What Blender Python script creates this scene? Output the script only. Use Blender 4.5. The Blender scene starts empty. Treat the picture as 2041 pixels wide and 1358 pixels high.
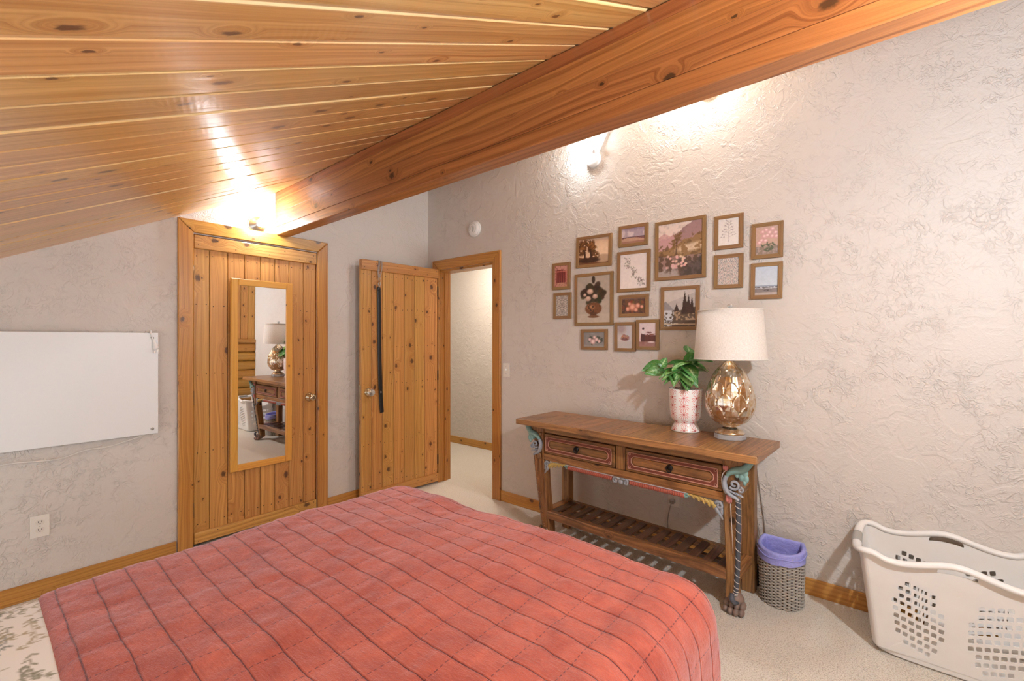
import bpy, bmesh, math, random
import numpy as np
from mathutils import Vector, Matrix, geometry

scene = bpy.context.scene
COL = scene.collection
random.seed(7)
PI = math.pi

# ------------------------------------------------------------------ camera, light, exposure
XA, YB, XD = -3.41, 2.832, 0.70          # left wall plane, back wall plane, log wall plane
SLOPE, Z0 = 0.5057, 1.7234               # ceiling z = Z0 + SLOPE * y
cam_d = bpy.data.cameras.new('camera')
cam = bpy.data.objects.new('camera', cam_d)
COL.objects.link(cam)
cam.location = (0, 0, 1.35)
cam.rotation_euler = (PI / 2, 0, 0.690633)
cam_d.sensor_width = 36.0
cam_d.lens = 15.605
cam_d.clip_start = 0.02
scene.camera = cam

scene.view_settings.view_transform = 'Standard'
scene.view_settings.look = 'None'
scene.view_settings.gamma = 1.0
scene.view_settings.exposure = 0.50
scene.view_settings.use_curve_mapping = False

world = bpy.data.worlds.new('daylight')
scene.world = world
world.use_nodes = True
wb = world.node_tree.nodes['Background']
wb.inputs['Color'].default_value = (0.88, 0.94, 1.0, 1)
wb.inputs['Strength'].default_value = 1.85
BULB_L = 190.0         # radiance of the bare bulbs
BULB_LOG = 1550.0      # the stronger one on the log wall
HALL_W = 85.0


# ------------------------------------------------------------------ small helpers
def lin(r, g, b):
    def f(c):
        c /= 255.0
        return c / 12.92 if c <= 0.04045 else ((c + 0.055) / 1.055) ** 2.4
    return (f(r), f(g), f(b), 1.0)


class NT:
    """tiny node builder"""
    def __init__(self, name):
        self.m = bpy.data.materials.new(name)
        self.m.use_nodes = True
        self.t = self.m.node_tree
        self.b = self.t.nodes['Principled BSDF']

    def n(self, typ, **kw):
        nd = self.t.nodes.new(typ)
        for k, v in kw.items():
            setattr(nd, k, v)
        return nd

    def set(self, sock, v):
        if isinstance(v, bpy.types.NodeSocket):
            self.t.links.new(v, sock)
        elif v is not None:
            if sock.type == 'RGBA' and not hasattr(v, '__len__'):
                v = (v, v, v, 1)
            if sock.type == 'RGBA' and len(v) == 3:
                v = (*v, 1)
            sock.default_value = v

    def math(self, op, a, b=None, c=None, clamp=False):
        nd = self.n('ShaderNodeMath', operation=op, use_clamp=clamp)
        self.set(nd.inputs[0], a)
        if b is not None:
            self.set(nd.inputs[1], b)
        if c is not None:
            self.set(nd.inputs[2], c)
        return nd.outputs[0]

    def vmath(self, op, a, b=None, s=None):
        nd = self.n('ShaderNodeVectorMath', operation=op)
        self.set(nd.inputs[0], a)
        if b is not None:
            self.set(nd.inputs[1], b)
        if s is not None:
            self.set(nd.inputs['Scale'], s)
        return nd.outputs['Value'] if op in ('LENGTH', 'DOT_PRODUCT', 'DISTANCE') else nd.outputs[0]

    def obj(self):
        return self.n('ShaderNodeTexCoord').outputs['Object']

    def uv(self):
        return self.n('ShaderNodeTexCoord').outputs['UV']

    def rand(self):
        return self.n('ShaderNodeObjectInfo').outputs['Random']

    def sep(self, v):
        nd = self.n('ShaderNodeSeparateXYZ')
        self.set(nd.inputs[0], v)
        return nd.outputs[0], nd.outputs[1], nd.outputs[2]

    def comb(self, x=0.0, y=0.0, z=0.0):
        nd = self.n('ShaderNodeCombineXYZ')
        for s, v in zip(nd.inputs, (x, y, z)):
            self.set(s, v)
        return nd.outputs[0]

    def noise(self, vec, scale=5.0, detail=2.0, rough=0.5, dist=0.0, color=False):
        nd = self.n('ShaderNodeTexNoise')
        self.set(nd.inputs['Vector'], vec)
        nd.inputs['Scale'].default_value = scale
        nd.inputs['Detail'].default_value = detail
        nd.inputs['Roughness'].default_value = rough
        nd.inputs['Distortion'].default_value = dist
        return nd.outputs['Color'] if color else nd.outputs['Fac']

    def voro(self, vec, scale=5.0, dims='3D', feature='F1', rnd=1.0):
        nd = self.n('ShaderNodeTexVoronoi', voronoi_dimensions=dims, feature=feature)
        self.set(nd.inputs['Vector'], vec)
        nd.inputs['Scale'].default_value = scale
        nd.inputs['Randomness'].default_value = rnd
        return nd.outputs['Distance'], nd.outputs.get('Color')

    def mapr(self, v, a, b, c=0.0, d=1.0, smooth=False):
        nd = self.n('ShaderNodeMapRange', clamp=True)
        if smooth:
            nd.interpolation_type = 'SMOOTHSTEP'
        self.set(nd.inputs[0], v)
        for i, x in zip((1, 2, 3, 4), (a, b, c, d)):
            self.set(nd.inputs[i], x)
        return nd.outputs[0]

    def mix(self, f, a, b, blend='MIX'):
        nd = self.n('ShaderNodeMix', data_type='RGBA', blend_type=blend)
        self.set(nd.inputs[0], f)
        self.set(nd.inputs[6], a)
        self.set(nd.inputs[7], b)
        return nd.outputs[2]

    def bump(self, h, strength=0.5, dist=0.01):
        nd = self.n('ShaderNodeBump')
        nd.inputs['Strength'].default_value = strength
        nd.inputs['Distance'].default_value = dist
        self.set(nd.inputs['Height'], h)
        self.t.links.new(nd.outputs[0], self.b.inputs['Normal'])

    def out(self, color=None, rough=None, **kw):
        if color is not None:
            self.set(self.b.inputs['Base Color'], color)
        if rough is not None:
            self.set(self.b.inputs['Roughness'], rough)
        for k, v in kw.items():
            self.set(self.b.inputs[k.replace('_', ' ')], v)
        return self.m


_mats = {}


def plain(name, col, rough=0.5, grain=0.06, scale=60.0, bump=0.0, **kw):
    """a single colour with a little procedural unevenness"""
    if name in _mats:
        return _mats[name]
    k = NT(name)
    v = k.obj()
    f = k.noise(v, scale, 3.0, 0.6)
    dark = tuple(c * (1 - grain * 2.0) for c in col[:3]) + (1,)
    lite = tuple(min(1.0, c * (1 + grain)) for c in col[:3]) + (1,)
    if bump:
        k.bump(f, bump, 0.003)
    _mats[name] = k.out(k.mix(f, dark, lite), rough, **kw)
    return _mats[name]


WOODS = {
    #            light               dark                 knot               rough coat rings knots var
    'ceiling': (lin(228, 182, 118), lin(182, 122, 64), lin(104, 66, 42), 0.30, 0.35, 26.0, 0.60, 0.22),
    'door':    (lin(211, 154, 86), lin(168, 106, 50), lin(82, 46, 26), 0.38, 0.20, 42.0, 0.72, 0.20),
    'trim':    (lin(203, 144, 70), lin(162, 100, 40), lin(76, 42, 22), 0.36, 0.25, 40.0, 0.45, 0.12),
    'beam':    (lin(192, 122, 72), lin(126, 66, 34), lin(62, 34, 20), 0.36, 0.25, 30.0, 0.26, 0.26),
    'mirrorframe': (lin(222, 158, 74), lin(203, 134, 54), lin(100, 52, 20), 0.34, 0.3, 60.0, 0.25, 0.08),
    'console': (lin(176, 124, 76), lin(96, 58, 34), lin(44, 24, 14), 0.38, 0.2, 46.0, 0.20, 0.34),
    'slat':    (lin(104, 66, 46), lin(50, 29, 20), lin(24, 14, 10), 0.30, 0.3, 46.0, 0.10, 0.55),
    'log':     (lin(218, 160, 84), lin(196, 132, 58), lin(96, 50, 22), 0.36, 0.25, 26.0, 0.45, 0.10),
    'framewood': (lin(150, 114, 76), lin(128, 93, 58), lin(86, 56, 34), 0.55, 0.0, 70.0, 0.0, 0.12),
}


def wood(kind, axis='Z'):
    key = 'wood_%s_%s' % (kind, axis)
    if key in _mats:
        return _mats[key]
    lt, dk, kn, rough, coat, rings, kprob, var = WOODS[kind]
    k = NT(key)
    x, y, z = k.sep(k.obj())
    a, b, c = {'X': (x, y, z), 'Y': (y, x, z), 'Z': (z, x, y)}[axis]
    r = k.rand()
    a = k.math('ADD', a, k.math('MULTIPLY', r, 23.7))
    b = k.math('ADD', b, k.math('MULTIPLY', r, 61.3))
    w = k.math('ADD', b, k.math('MULTIPLY', c, 0.83))
    # knots
    kd, kc = k.voro(k.comb(k.math('MULTIPLY', a, 4.8), k.math('MULTIPLY', w, 8.5)), 1.0, '2D')
    kr, kg, kb = k.sep(kc)
    present = k.math('LESS_THAN', kr, kprob)
    rad = k.math('MULTIPLY_ADD', k.math('POWER', kg, 1.6), 0.09, 0.032)
    rag = k.noise(k.comb(k.math('MULTIPLY', a, 60), k.math('MULTIPLY', w, 90)), 1.0, 2.0)
    kd2 = k.math('MULTIPLY_ADD', rag, 0.12, k.math('SUBTRACT', kd, 0.06))
    knot = k.math('MULTIPLY', k.mapr(k.math('DIVIDE', kd2, rad), 0.55, 1.25, 1.0, 0.0, True), present)
    halo = k.math('MULTIPLY', k.mapr(k.math('DIVIDE', kd, rad), 0.8, 4.2, 1.0, 0.0, True), present)
    # growth rings, bent round the knots
    bend = k.math('MULTIPLY', halo, 0.055)
    wv = k.noise(k.comb(k.math('MULTIPLY', a, 1.1), k.math('MULTIPLY', w, 7.0), k.math('MULTIPLY', r, 9.0)), 1.0, 2.0)
    g = k.math('ADD', k.math('MULTIPLY_ADD', wv, 0.10, w), bend)
    ring = k.noise(k.comb(k.math('MULTIPLY', a, 0.5), k.math('MULTIPLY', g, rings * 2.6)), 1.0, 3.0, 0.6)
    ring = k.mapr(ring, 0.34, 0.68)
    saw = k.math('FRACT', k.math('MULTIPLY', g, rings))
    ring = k.math('MULTIPLY_ADD', k.math('POWER', saw, 3.0), 0.38, k.math('MULTIPLY', ring, 0.72))
    fib = k.noise(k.comb(k.math('MULTIPLY', a, 9.0), k.math('MULTIPLY', w, 420.0)), 1.0, 2.0)
    ring = k.math('ADD', ring, k.math('MULTIPLY_ADD', fib, 0.30, -0.15), clamp=True)
    col = k.mix(ring, lt, dk)
    col = k.mix(k.math('MULTIPLY', halo, 0.35), col, dk)
    col = k.mix(k.math('MULTIPLY', knot, 0.92), col, kn)
    if kind == 'ceiling':      # pale sapwood along one edge of every board
        sap = k.mapr(k.math('ADD', {'X': y, 'Y': x, 'Z': x}[axis], k.math('MULTIPLY', k.noise(k.comb(a, 0.0, 0.0), 1.3, 1.0), 0.02)),
                     0.060, 0.068, 0.0, 0.8)
        col = k.mix(sap, col, lin(247, 220, 170))
    if kind == 'console':      # worn, unevenly darkened stain
        bl = k.noise(k.comb(k.math('MULTIPLY', a, 5.0), k.math('MULTIPLY', w, 16.0), k.math('MULTIPLY', r, 9.0)), 1.0, 4.0, 0.65)
        col = k.mix(k.mapr(bl, 0.50, 0.72, 0.0, 0.75), col, lin(72, 42, 26))
        sc_ = k.noise(k.comb(k.math('MULTIPLY', a, 22.0), k.math('MULTIPLY', w, 130.0)), 1.0, 3.0, 0.7)
        col = k.mix(k.mapr(sc_, 0.68, 0.78, 0.0, 0.6), col, lin(206, 170, 132))
    v2 = k.math('FRACT', k.math('MULTIPLY', r, 7.31))
    hs = k.n('ShaderNodeHueSaturation')
    k.set(hs.inputs['Value'], k.math('MULTIPLY_ADD', v2, var, 1.0 - var * 0.55))
    k.set(hs.inputs['Hue'], k.math('MULTIPLY_ADD', k.math('FRACT', k.math('MULTIPLY', r, 3.77)), 0.014, 0.497))
    k.set(hs.inputs['Color'], col)
    if kind == 'ceiling':      # planer chatter marks across the boards
        chat = k.math('MULTIPLY', k.math('SINE', k.math('MULTIPLY_ADD', a, 430.0, k.math('MULTIPLY', w, 150.0))), k.mapr(k.noise(k.comb(k.math('MULTIPLY', a, 3.0), k.math('MULTIPLY', w, 14.0)), 1.0, 2.0), 0.45, 0.65))
        k.bump(k.math('ADD', k.math('MULTIPLY', ring, 0.5), k.math('MULTIPLY', chat, 0.22)), 0.16, 0.003)
    else:
        k.bump(k.math('SUBTRACT', ring, k.math('MULTIPLY', knot, 0.6)), 0.12, 0.003)
    _mats[key] = k.out(hs.outputs[0], rough, Coat_Weight=coat * 0.8, Coat_Roughness=0.16)
    return _mats[key]


def wall_mat():
    if 'wall' in _mats:
        return _mats['wall']
    k = NT('trowelled_plaster')
    v = k.obj()
    n1 = k.noise(v, 19.0, 2.0, 0.5, 1.3)
    rid = k.math('SUBTRACT', 1.0, k.math('ABSOLUTE', k.math('MULTIPLY_ADD', n1, 2.0, -1.0)))
    rid = k.mapr(rid, 0.88, 1.0, 0.0, 1.0, True)
    n2 = k.noise(v, 40.0, 1.0, 0.5, 0.9)
    rid2 = k.math('SUBTRACT', 1.0, k.math('ABSOLUTE', k.math('MULTIPLY_ADD', n2, 2.0, -1.0)))
    rid2 = k.mapr(rid2, 0.86, 1.0, 0.0, 1.0, True)
    area = k.math('MULTIPLY', k.mapr(k.noise(v, 2.2, 2.0), 0.40, 0.60), k.mapr(k.noise(v, 16.0, 2.0), 0.42, 0.58))
    step = k.mapr(k.noise(v, 8.0, 2.0, 0.5, 1.0), 0.47, 0.53)
    fine = k.noise(v, 150.0, 2.0)
    h = k.math('MULTIPLY', k.math('MULTIPLY_ADD', rid2, 0.4, rid), k.math('MULTIPLY_ADD', area, 0.88, 0.12))
    h = k.math('ADD', h, k.math('MULTIPLY', step, 0.5))
    h = k.math('ADD', h, k.math('MULTIPLY', fine, 0.18))
    k.bump(h, 0.58, 0.006)
    col = k.mix(k.noise(v, 1.7, 3.0), lin(207, 198, 189), lin(214, 206, 198))
    _mats['wall'] = k.out(col, 0.55)
    return _mats['wall']


def carpet_mat():
    k = NT('berber_carpet')
    v = k.obj()
    d, c = k.voro(v, 190.0, '2D')
    f = k.noise(v, 60.0, 3.0, 0.6)
    big = k.noise(v, 2.6, 3.0)
    col = k.mix(f, lin(222, 213, 198), lin(242, 236, 226))
    col = k.mix(k.mapr(d, 0.35, 0.8), col, lin(198, 185, 166))
    col = k.mix(k.math('MULTIPLY', big, 0.35), col, lin(212, 196, 174))
    k.bump(k.math('SUBTRACT', k.math('MULTIPLY', f, 0.6), d), 0.7, 0.006)
    return k.out(col, 0.95, Sheen_Weight=0.15)


class MB:
    """collects shapes and links them as ONE mesh object"""
    def __init__(self):
        self.v, self.f, self.s, self.mi, self.cur = [], [], [], [], 0
        self.uv = None

    def add(self, vs, fs, smooth=False):
        o = len(self.v)
        self.v += [tuple(p) for p in vs]
        self.f += [tuple(i + o for i in q) for q in fs]
        self.s += [smooth] * len(fs)
        self.mi += [self.cur] * len(fs)
        return self

    def box(self, x0, x1, y0, y1, z0, z1, bev=0.0, seg=1):
        if bev <= 0:
            vs = [(x, y, z) for z in (z0, z1) for y in (y0, y1) for x in (x0, x1)]
            return self.add(vs, [(0, 2, 3, 1), (4, 5, 7, 6), (0, 1, 5, 4), (2, 6, 7, 3), (0, 4, 6, 2), (1, 3, 7, 5)])
        bm = bmesh.new()
        vs = [bm.verts.new((x, y, z)) for z in (z0, z1) for y in (y0, y1) for x in (x0, x1)]
        for q in [(0, 2, 3, 1), (4, 5, 7, 6), (0, 1, 5, 4), (2, 6, 7, 3), (0, 4, 6, 2), (1, 3, 7, 5)]:
            bm.faces.new([vs[i] for i in q])
        bmesh.ops.bevel(bm, geom=list(bm.edges), offset=bev, segments=seg, affect='EDGES', profile=0.5)
        return self.bm(bm, False)

    def bm(self, bm, smooth=False):
        bm.verts.index_update()
        self.add([v.co[:] for v in bm.verts], [[v.index for v in f.verts] for f in bm.faces], smooth)
        bm.free()
        return self

    def prism(self, poly, y0, y1, axis='Y', bev=0.0):
        """polygon in (a,b) extruded along an axis: Y -> (a, t, b); X -> (t, a, b); Z -> (a, b, t)"""
        n = len(poly)
        area = sum(poly[i][0] * poly[(i + 1) % n][1] - poly[(i + 1) % n][0] * poly[i][1] for i in range(n))
        if area < 0:
            poly = poly[::-1]

        def P(a, b, t):
            return {'Y': (a, t, b), 'X': (t, a, b), 'Z': (a, b, t)}[axis]
        lo = [P(a, b, y0) for a, b in poly]
        hi = [P(a, b, y1) for a, b in poly]
        bm = bmesh.new()
        L = [bm.verts.new(p) for p in lo]
        H = [bm.verts.new(p) for p in hi]
        bm.faces.new(L)
        bm.faces.new(H[::-1])
        for i in range(n):
            bm.faces.new((L[i], H[i], H[(i + 1) % n], L[(i + 1) % n]))
        bmesh.ops.recalc_face_normals(bm, faces=bm.faces)
        if bev:
            es = [e for e in bm.edges if e.verts[0] in L and e.verts[1] in L or e.verts[0] in H and e.verts[1] in H]
            bmesh.ops.bevel(bm, geom=es, offset=bev, segments=1, affect='EDGES')
        return self.bm(bm)

    def lathe(self, prof, n=32, c=(0, 0, 0), cap=True, sx=1.0, sy=1.0, smooth=True):
        vs, fs = [], []
        for r, z in prof:
            for i in range(n):
                t = 2 * PI * i / n
                vs.append((c[0] + r * sx * math.cos(t), c[1] + r * sy * math.sin(t), c[2] + z))
        m = len(prof)
        for j in range(m - 1):
            for i in range(n):
                fs.append((j * n + i, j * n + (i + 1) % n, (j + 1) * n + (i + 1) % n, (j + 1) * n + i))
        if cap and prof[0][0] > 1e-5:
            fs.append(tuple(range(n))[::-1])
        if cap and prof[-1][0] > 1e-5:
            fs.append(tuple((m - 1) * n + i for i in range(n)))
        return self.add(vs, fs, smooth)

    def tube(self, pts, r, n=8, cap=True, flat=1.0, up=None, closed=False):
        P = [Vector(p) for p in pts]
        m = len(P)
        R = r if hasattr(r, '__len__') else [r] * m
        vs, fs = [], []
        ref = Vector(up) if up else None
        for i in range(m):
            if closed:
                t = P[(i + 1) % m] - P[i - 1]
            else:
                t = P[min(i + 1, m - 1)] - P[max(i - 1, 0)]
            t.normalize()
            if ref is None:
                ref = Vector((0, 0, 1)) if abs(t.z) < 0.9 else Vector((1, 0, 0))
            a = ref.cross(t)
            if a.length < 1e-6:
                a = Vector((1, 0, 0)).cross(t)
            a.normalize()
            b = t.cross(a).normalized()
            if up is None:
                ref = b
            for j in range(n):
                th = 2 * PI * j / n
                vs.append(P[i] + a * (R[i] * math.cos(th)) + b * (R[i] * flat * math.sin(th)))
        k = m if closed else m - 1
        for i in range(k):
            for j in range(n):
                i2 = (i + 1) % m
                fs.append((i * n + j, i * n + (j + 1) % n, i2 * n + (j + 1) % n, i2 * n + j))
        if cap and not closed:
            fs.append(tuple(range(n))[::-1])
            fs.append(tuple((m - 1) * n + j for j in range(n)))
        return self.add(vs, fs, True)

    def ball(self, c, r, n=12, m=8, rot=None):
        rx, ry, rz = r if hasattr(r, '__len__') else (r, r, r)
        vs, fs = [], []
        for j in range(m + 1):
            ph = PI * j / m
            for i in range(n):
                t = 2 * PI * i / n
                p = Vector((rx * math.sin(ph) * math.cos(t), ry * math.sin(ph) * math.sin(t), -rz * math.cos(ph)))
                if rot is not None:
                    p = rot @ p
                vs.append(p + Vector(c))
        for j in range(m):
            for i in range(n):
                fs.append((j * n + i, j * n + (i + 1) % n, (j + 1) * n + (i + 1) % n, (j + 1) * n + i))
        return self.add(vs, fs, True)

    def grid(self, fn, nu, nv, smooth=True, closed_u=False):
        vs = [fn(i / (nu if closed_u else nu - 1), j / (nv - 1)) for j in range(nv) for i in range(nu)]
        fs = []
        for j in range(nv - 1):
            for i in range(nu if closed_u else nu - 1):
                i2 = (i + 1) % nu
                fs.append((j * nu + i, j * nu + i2, (j + 1) * nu + i2, (j + 1) * nu + i))
        return self.add(vs, fs, smooth)

    def xf(self, M):
        self.v = [tuple(M @ Vector(p)) for p in self.v]
        return self

    def build(self, name, mats, parent=None, loc=None, fix=False):
        me = bpy.data.meshes.new(name)
        me.from_pydata(self.v, [], self.f)
        mats = mats if isinstance(mats, (list, tuple)) else [mats]
        for m in mats:
            me.materials.append(m)
        me.polygons.foreach_set('use_smooth', self.s)
        me.polygons.foreach_set('material_index', self.mi)
        if fix:
            bm = bmesh.new()
            bm.from_mesh(me)
            bmesh.ops.remove_doubles(bm, verts=bm.verts, dist=1e-5)
            bmesh.ops.recalc_face_normals(bm, faces=bm.faces)
            bm.to_mesh(me)
            bm.free()
        me.update()
        o = bpy.data.objects.new(name, me)
        COL.objects.link(o)
        if parent:
            o.parent = parent
        if loc is not None:
            o.location = loc
        return o


def dup(o, parent=None, loc=None, rot=None):
    c = o.copy()
    COL.objects.link(c)
    if parent is not None:
        c.parent = parent
    if loc is not None:
        c.location = loc
    if rot is not None:
        c.rotation_euler = rot
    return c


def copy_tree(o, parent=None):
    c = o.copy()
    COL.objects.link(c)
    if parent is not None:
        c.parent = parent
    for ch in list(o.children):
        copy_tree(ch, c)
    return c


def tag(o, label, cat, group=None):
    o['label'] = label
    o['category'] = cat
    if group:
        o['group'] = group
    return o


def empty(name, loc=(0, 0, 0), rot=(0, 0, 0)):
    o = bpy.data.objects.new(name, None)
    o.empty_display_size = 0.1
    COL.objects.link(o)
    o.location = loc
    o.rotation_euler = rot
    return o


def thing(name, label, cat, loc=(0, 0, 0), rot=(0, 0, 0), group=None):
    return tag(empty(name, loc, rot), label, cat, group)


def struct(o):
    o['kind'] = 'structure'
    return o


def stuff(o):
    o['kind'] = 'stuff'
    return o


def spline(pts, n=8):
    """Catmull-Rom through points"""
    P = [Vector(p) for p in pts]
    out = []
    for i in range(len(P) - 1):
        p0, p1, p2, p3 = P[max(i - 1, 0)], P[i], P[i + 1], P[min(i + 2, len(P) - 1)]
        for j in range(n):
            t = j / n
            out.append(0.5 * ((2 * p1) + (p2 - p0) * t + (2 * p0 - 5 * p1 + 4 * p2 - p3) * t * t + (3 * p1 - p0 - 3 * p2 + p3) * t ** 3))
    out.append(P[-1])
    return out


def zc(y):
    return Z0 + SLOPE * y


WALL = wall_mat()
WHITE = plain('white_plastic', lin(238, 237, 234), 0.35, 0.01)
METAL = plain('brushed_steel', lin(190, 186, 180), 0.28, 0.05, Metallic=1.0)
BRASS = plain('worn_nickel_knob', lin(206, 190, 160), 0.2, 0.04, Metallic=1.0)
IRON = plain('dark_iron', lin(46, 40, 38), 0.42, 0.1, Metallic=0.7)
NAIL = plain('nail_iron', lin(52, 32, 20), 0.6, 0.1)

# ------------------------------------------------------------------ the setting
HX0, HX1, HY1, HZ = -4.9, -2.1, 4.045, 2.42      # hallway behind the doorway
DX0, DX1, DZ = -3.25, -2.545, 2.022              # doorway opening in the back wall

floor = MB().box(XA - 1.6, 2.2, -1.6, HY1 + 0.1, -0.05, 0.0).build('floor', carpet_mat())
struct(floor)

# left wall (with the closet opening)
CY0, CY1, CZ1 = 0.894, 1.712, 2.040
T = 0.13
m = MB()
m.prism([(-1.6, 0), (CY0, 0), (CY0, zc(CY0) + 0.06), (-1.6, zc(-1.6) + 0.06)], XA - T, XA, 'X')
m.prism([(CY0, CZ1), (CY1, CZ1), (CY1, zc(CY1) + 0.06), (CY0, zc(CY0) + 0.06)], XA - T, XA, 'X')
m.prism([(CY1, 0), (YB + T, 0), (YB + T, zc(YB + T) + 0.06), (CY1, zc(CY1) + 0.06)], XA - T, XA, 'X')
m.box(XA - T - 0.03, XA - T, CY0 - 0.05, CY1 + 0.05, 0, CZ1 + 0.05)
struct(m.build('wall_left', WALL))

# back wall with doorway
m = MB()
ztop = zc(YB) + 0.1
m.box(XA, DX0, YB, YB + T, 0, ztop)
m.box(DX0, DX1, YB, YB + T, DZ, ztop)
m.box(DX1, XD + 0.12, YB, YB + T, 0, ztop)
struct(m.build('wall_back', WALL))

# hallway shell
m = MB()
m.box(HX0, HX1, HY1, HY1 + 0.1, 0, HZ)
m.box(HX1, HX1 + 0.1, YB + T, HY1 + 0.1, 0, HZ)
m.box(HX0 - 0.1, HX0, YB + T, HY1 + 0.1, 0, HZ)
m.box(HX0, XA - T, YB + 0.03, YB + T, 0, HZ)
struct(m.build('wall_hallway', WALL))
struct(MB().box(HX0 - 0.1, HX1 + 0.1, YB + T, HY1 + 0.1, HZ, HZ + 0.06).build('ceiling_hallway', plain('ceiling_white', lin(236, 230, 222), 0.8)))
struct(MB().box(HX0, HX1, HY1 - 0.014, HY1, 0.0, 0.09, 0.003).build('baseboard_hallway', wood('trim', 'X')))

# right wall of half-round logs with upright boards above them
wr = MB().prism([(0.7, 0), (YB, 0), (YB, zc(YB) + 0.04), (0.7, zc(0.7) + 0.04)], XD, XD + 0.12, 'X').build('wall_right', wood('log', 'Z'))
struct(wr)
RL = 0.0675
lg = None
nlog = 9
for i in range(nlog):
    z = RL + i * 2 * RL + 0.008
    if lg is None:
        poly = [(XD + 0.004 - 0.055 * math.sin(PI * j / 12) ** 0.6, -RL * math.cos(PI * j / 12)) for j in range(13)]
        lm = MB()
        n = len(poly)
        vs = [(p[0] - XD, yy, p[1]) for yy in (0.7 - 2.06, YB - 2.06 - 0.002) for p in poly]
        lm.add(vs, [(j, j + 1, n + j + 1, n + j) for j in range(n - 1)] + [tuple(range(n))[::-1], tuple(range(n, 2 * n))], False)
        lm.s = [True] * (n - 1) + [False, False]
        lg = lm.build('log', wood('log', 'Y'), wr, (XD, 2.06, z), fix=True)
    else:
        dup(lg, wr, (XD, 2.06, z))
MB().box(XD - 0.06, XD - 0.0, 0.7, YB - 0.002, 1.235, 1.285, 0.004).build('ledge', wood('trim', 'Y'), wr)
pl = None
y = YB - 0.052
k_ = 0
while y > 0.74:
    ht = zc(y - 0.05) - 1.29 - 0.02
    MB().box(-0.022, 0.0, -0.0485, 0.0485, 0, ht, 0.004).build('plank', wood('door', 'Z'), wr, (XD, y, 1.287))
    y -= 0.1

# ceiling boards running up the slope
ceil = struct(MB().prism([(-1.6, zc(-1.6) + 0.035), (YB + 0.1, zc(YB + 0.1) + 0.035), (YB + 0.1, zc(YB + 0.1) + 0.09), (-1.6, zc(-1.6) + 0.09)],
                         XA - 0.1, XD + 0.12, 'X').build('ceiling', wood('ceiling', 'Y')))
PITCH = 0.136
th = math.atan(SLOPE)
y0, y1 = -1.5, YB
L = (y1 - y0) / math.cos(th)
hw = PITCH / 2
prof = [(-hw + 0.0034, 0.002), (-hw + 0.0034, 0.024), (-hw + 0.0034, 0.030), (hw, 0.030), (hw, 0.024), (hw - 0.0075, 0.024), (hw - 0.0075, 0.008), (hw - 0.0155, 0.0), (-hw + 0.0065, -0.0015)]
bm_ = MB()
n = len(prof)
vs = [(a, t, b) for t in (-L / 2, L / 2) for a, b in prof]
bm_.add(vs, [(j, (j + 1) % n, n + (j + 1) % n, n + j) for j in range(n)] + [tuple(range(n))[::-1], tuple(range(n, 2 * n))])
for j_ in (4, 5):      # groove faces coloured dark to paint in the seam shadow
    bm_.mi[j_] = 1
x = -0.847 + PITCH / 2
while x < XD + 0.1:
    x += PITCH
first = None
while x > XA - 0.02:
    loc = (x, (y0 + y1) / 2, zc((y0 + y1) / 2))
    rz = random.choice((0.0, 0.0)) 
    if first is None:
        first = bm_.build('plank', [wood('ceiling', 'Y'), plain('groove_shade', lin(74, 46, 26), 0.9)], ceil, loc, fix=True)
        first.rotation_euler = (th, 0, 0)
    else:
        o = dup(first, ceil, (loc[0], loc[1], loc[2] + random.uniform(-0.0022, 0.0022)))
    x -= PITCH

# beam under the ceiling, parallel to the back wall
BY0, BY1, BZ0 = 1.403, 1.490, 2.12
beam = struct(empty('trim_1', (0, 0, 0)))
beam['label'] = 'deep reddish glued wooden beam running under the plank ceiling'
zz = BZ0
for i, hgt in enumerate((0.062, 0.098, 0.098, 0.2)):
    if i < 3:
        m = MB().box(XA - XD - 0.1, 0.0, BY0, BY1, 0, hgt - 0.0004, 0.0008 if i else 0.003)
    else:
        m = MB().prism([(BY0, 0), (BY1, 0), (BY1, zc(BY1) - 0.004 - zz), (BY0, zc(BY0) - 0.004 - zz)], XA - XD - 0.1, 0.0, 'X')
    m.build('lamination', wood('beam', 'X'), beam, (XD + 0.1, 0, zz))
    zz += hgt

# baseboards
BH = 0.088
struct(MB().box(XA, XA + 0.014, -1.5, 0.806, 0, BH, 0.003).build('baseboard_left', wood('trim', 'Y')))
struct(MB().box(XA, XA + 0.014, 1.80, YB - 0.015, 0, BH, 0.003).build('baseboard_left', wood('trim', 'Y')))
struct(MB().box(-2.453, XD - 0.06, YB - 0.014, YB, 0, BH, 0.003).build('baseboard_back', wood('trim', 'X')))


def casing(parent, w0, w1, z1, wd, t, plane, out):
    """mitred casing: plane 'X' (on the left wall) or 'Y' (on the back wall)"""
    def P(poly, name, ax):
        mm = MB()
        if plane == 'X':
            mm.prism(poly, out, out + t, 'X', 0.004)
        else:
            mm.prism(poly, out - t, out, 'Y', 0.004)
        mm.build(name, wood('trim', ax), parent)
    P([(w0 - wd, 0), (w0, 0), (w0, z1), (w0 - wd, z1 + wd)], 'casing_board', 'Z')
    P([(w1, 0), (w1 + wd, 0), (w1 + wd, z1 + wd), (w1, z1)], 'casing_board', 'Z')
    P([(w0 - wd + 0.0015, z1 + wd), (w1 + wd - 0.0015, z1 + wd), (w1 - 0.0015, z1 + 0.001), (w0 + 0.0015, z1 + 0.001)], 'casing_board', 'Y' if plane == 'X' else 'X')


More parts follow.
